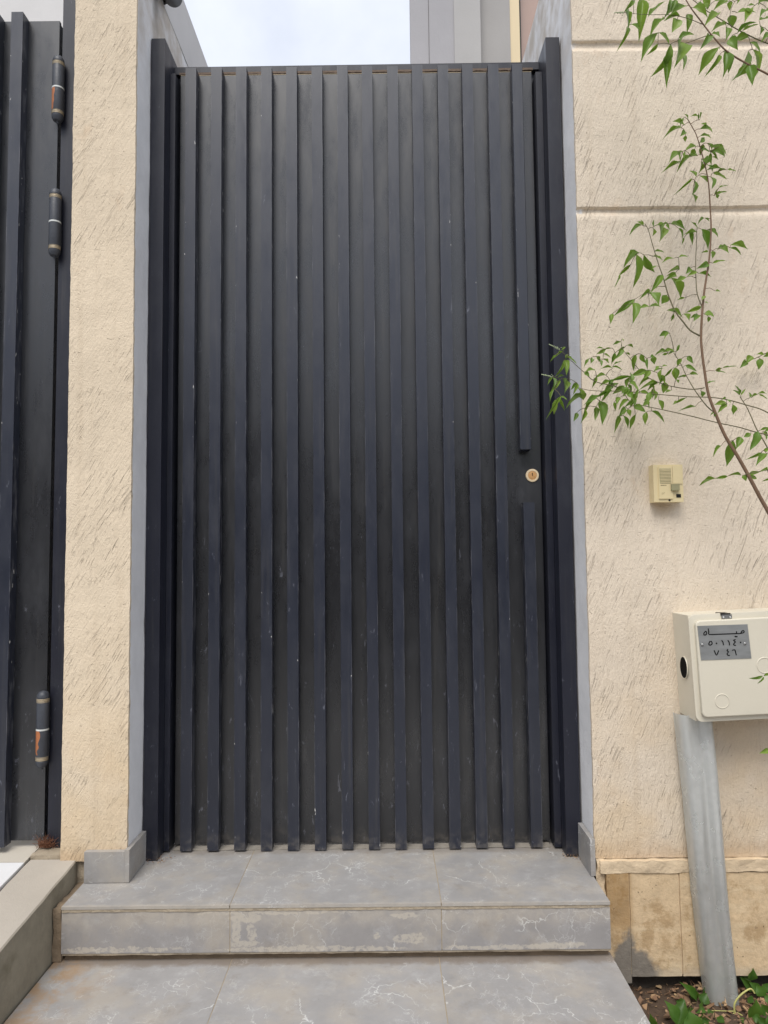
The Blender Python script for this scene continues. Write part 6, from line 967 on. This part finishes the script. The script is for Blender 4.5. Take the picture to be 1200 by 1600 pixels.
def put_leaf(L, meshes, parent):
    a = Vector(L[0:3]); b = Vector(L[3:6]); dv = b - a; ln = dv.length
    y = dv.normalized()
    nrm = Vector((random.uniform(-.7, .7), -0.75 + random.uniform(-.5, .3), 0.55 + random.uniform(-.5, .4)))
    nrm = (nrm - y * nrm.dot(y)).normalized()
    x = y.cross(nrm)
    wd = L[6]; ln = max(ln, wd * 0.9)
    o = bpy.data.objects.new('leaf', random.choice(meshes))
    mw = Matrix((x * wd * S * 1.0, y * ln * S, nrm * ln * S)).transposed().to_4x4()
    mw.translation = (a - ORG[parent]) * S
    COL.objects.link(o)
    o.parent = parent
    o.matrix_basis = mw
    return o
def plant(name, label, cat, base, BR, LV, PT):
    t = empty(name, base, label, cat)
    bms = []
    for nm, pts in BR:
        bm = bmesh.new()
        sp = smooth_path(pts, 3)
        tube(bm, [Vector(p[:3]) for p in sp], [max(p[3], 0.0004) for p in sp], 8)
        bms.append(bm)
    for q in PT:
        a = Vector(q[1:4]); b = Vector(q[4:7]); mid = (a + b) / 2 + Vector((0, 0, 0.10 * (a - b).length))
        tube(bms[q[0]], (a, mid, b), (0.0009, 0.0007, 0.0006), 5)
    obs = []
    for i, (nm, pts) in enumerate(BR):
        obs.append(link(nm, bms[i], M['bark'] if i == 0 else M['twig'], t, smooth=60))
    for L in LV:
        put_leaf(L[1:], LM, obs[L[0]])
    return t, obs
sap, sobs = plant('young_tree', 'young tree with a thin brown stem leaning across the plaster wall beside the intercom', 'tree', (1.05, -0.37, -0.28), SAP_B, SAP_L, SAP_P)
top, tobs = plant('tree_branch', 'leafy branch hanging into the top right corner in front of the wall', 'branch', (1.05, -0.44, 1.95), TOP_B, TOP_L, TOP_P)
bm = bmesh.new(); tube(bm, smooth_path([(0.935, -0.37, 0.72, 0), (1.0, -0.375, 0.45, 0), (1.045, -0.37, 0.1, 0), (1.05, -0.37, -0.28, 0)], 4) and [Vector(p[:3]) for p in smooth_path([tuple(SAP_B[0][1][0]), (1.02, -0.372, 0.42, 0.0058), (1.05, -0.372, 0.1, 0.0065), (1.055, -0.37, -0.29, 0.0075)], 4)], [0.0053, 0.0055, 0.0056, 0.0057, 0.0058, 0.006, 0.0062, 0.0064, 0.0065, 0.0068, 0.007, 0.0073, 0.0076], 8)
link('lower_stem', bm, M['bark'], sap, smooth=60)
for (a, b) in [((0.4679, -0.325, 1.2578), (0.4418, -0.33, 1.2687)), ((0.4485, -0.325, 1.1948), (0.423, -0.33, 1.1983)), ((0.6223, -0.38, 2.0318), (0.6001, -0.38, 2.0306))]:                                   # flower spikes at the ends of the twigs
    a = Vector(a); b = Vector(b)
    bm = bmesh.new()
    for k in range(34):
        t_ = k / 33
        p = a.lerp(b, t_) + Vector((random.gauss(0, 1), random.gauss(0, 1), random.gauss(0, 1))) * 0.0016 * (1.1 - t_)
        lathe(bm, p, (b - a), ((0.0004, -0.0012), (0.0011, 0), (0.0003, 0.0013)), 5)
    link('flower_bud', bm, M['bud'], sap, smooth=60)

wd_ = empty('weed', (0.80, -0.24, -0.272), 'broad leaved green weeds creeping over the soil at the foot of the conduit', 'weeds')
for L in WEED_L:
    bm = bmesh.new()
    a = Vector(L[0:3]); tube(bm, (a + Vector((random.uniform(-.006, .006), random.uniform(-.004, .004), -0.025)), a), (0.0012, 0.0009), 5)
    link('stalk', bm, M['twig'], wd_, smooth=60)
for L in WEED_L: put_leaf(L, WM, wd_)
for pts, r in VINES:
    bm = bmesh.new()
    sp = smooth_path([(*p, 0) for p in pts], 4)
    tube(bm, [Vector(p[:3]) for p in sp], [r * (1 - 0.35 * k / len(sp)) for k in range(len(sp))], 8)
    link('runner', bm, M['vine'], wd_, smooth=60)

bm = bmesh.new()                                         # bark chips and dead leaves on the soil
for k in range(2600):
    x = random.uniform(0.59, 1.2); y = random.uniform(-0.75, -0.145)
    s_ = random.uniform(0.003, 0.011) * (1.6 if random.random() < .08 else 1)
    z = -0.272 + 0.02 * noise.noise((x * 14, y * 14, 1)) + 0.012 * noise.noise((x * 45, y * 45, 2)) + random.uniform(0, 0.010)
    rm = Matrix.Rotation(random.uniform(0, 6.3), 3, 'Z') @ Matrix.Rotation(random.gauss(0, .5), 3, 'X') @ Matrix.Rotation(random.gauss(0, .5), 3, 'Y')
    n = random.choice((4, 5, 6)); th = s_ * random.uniform(.06, .2)
    ang = sorted(random.uniform(0, 6.28) for _ in range(n))
    el = random.uniform(.4, .8)
    ptsl = [Vector((math.cos(a) * s_, math.sin(a) * s_ * el, random.uniform(-.15, .15) * s_)) for a in ang]
    A_ = [bm.verts.new(rm @ p + Vector((x, y, z + th))) for p in ptsl]
    B_ = [bm.verts.new(rm @ p + Vector((x, y, z - th))) for p in ptsl]
    bm.faces.new(A_); bm.faces.new(B_[::-1])
    for i in range(n): bm.faces.new((A_[(i + 1) % n], A_[i], B_[i], B_[(i + 1) % n]))
link('bark_chips', bm, M['chip'], kind='stuff', label='reddish brown bark chips and dead leaves scattered on the soil bed', cat='bark chips')
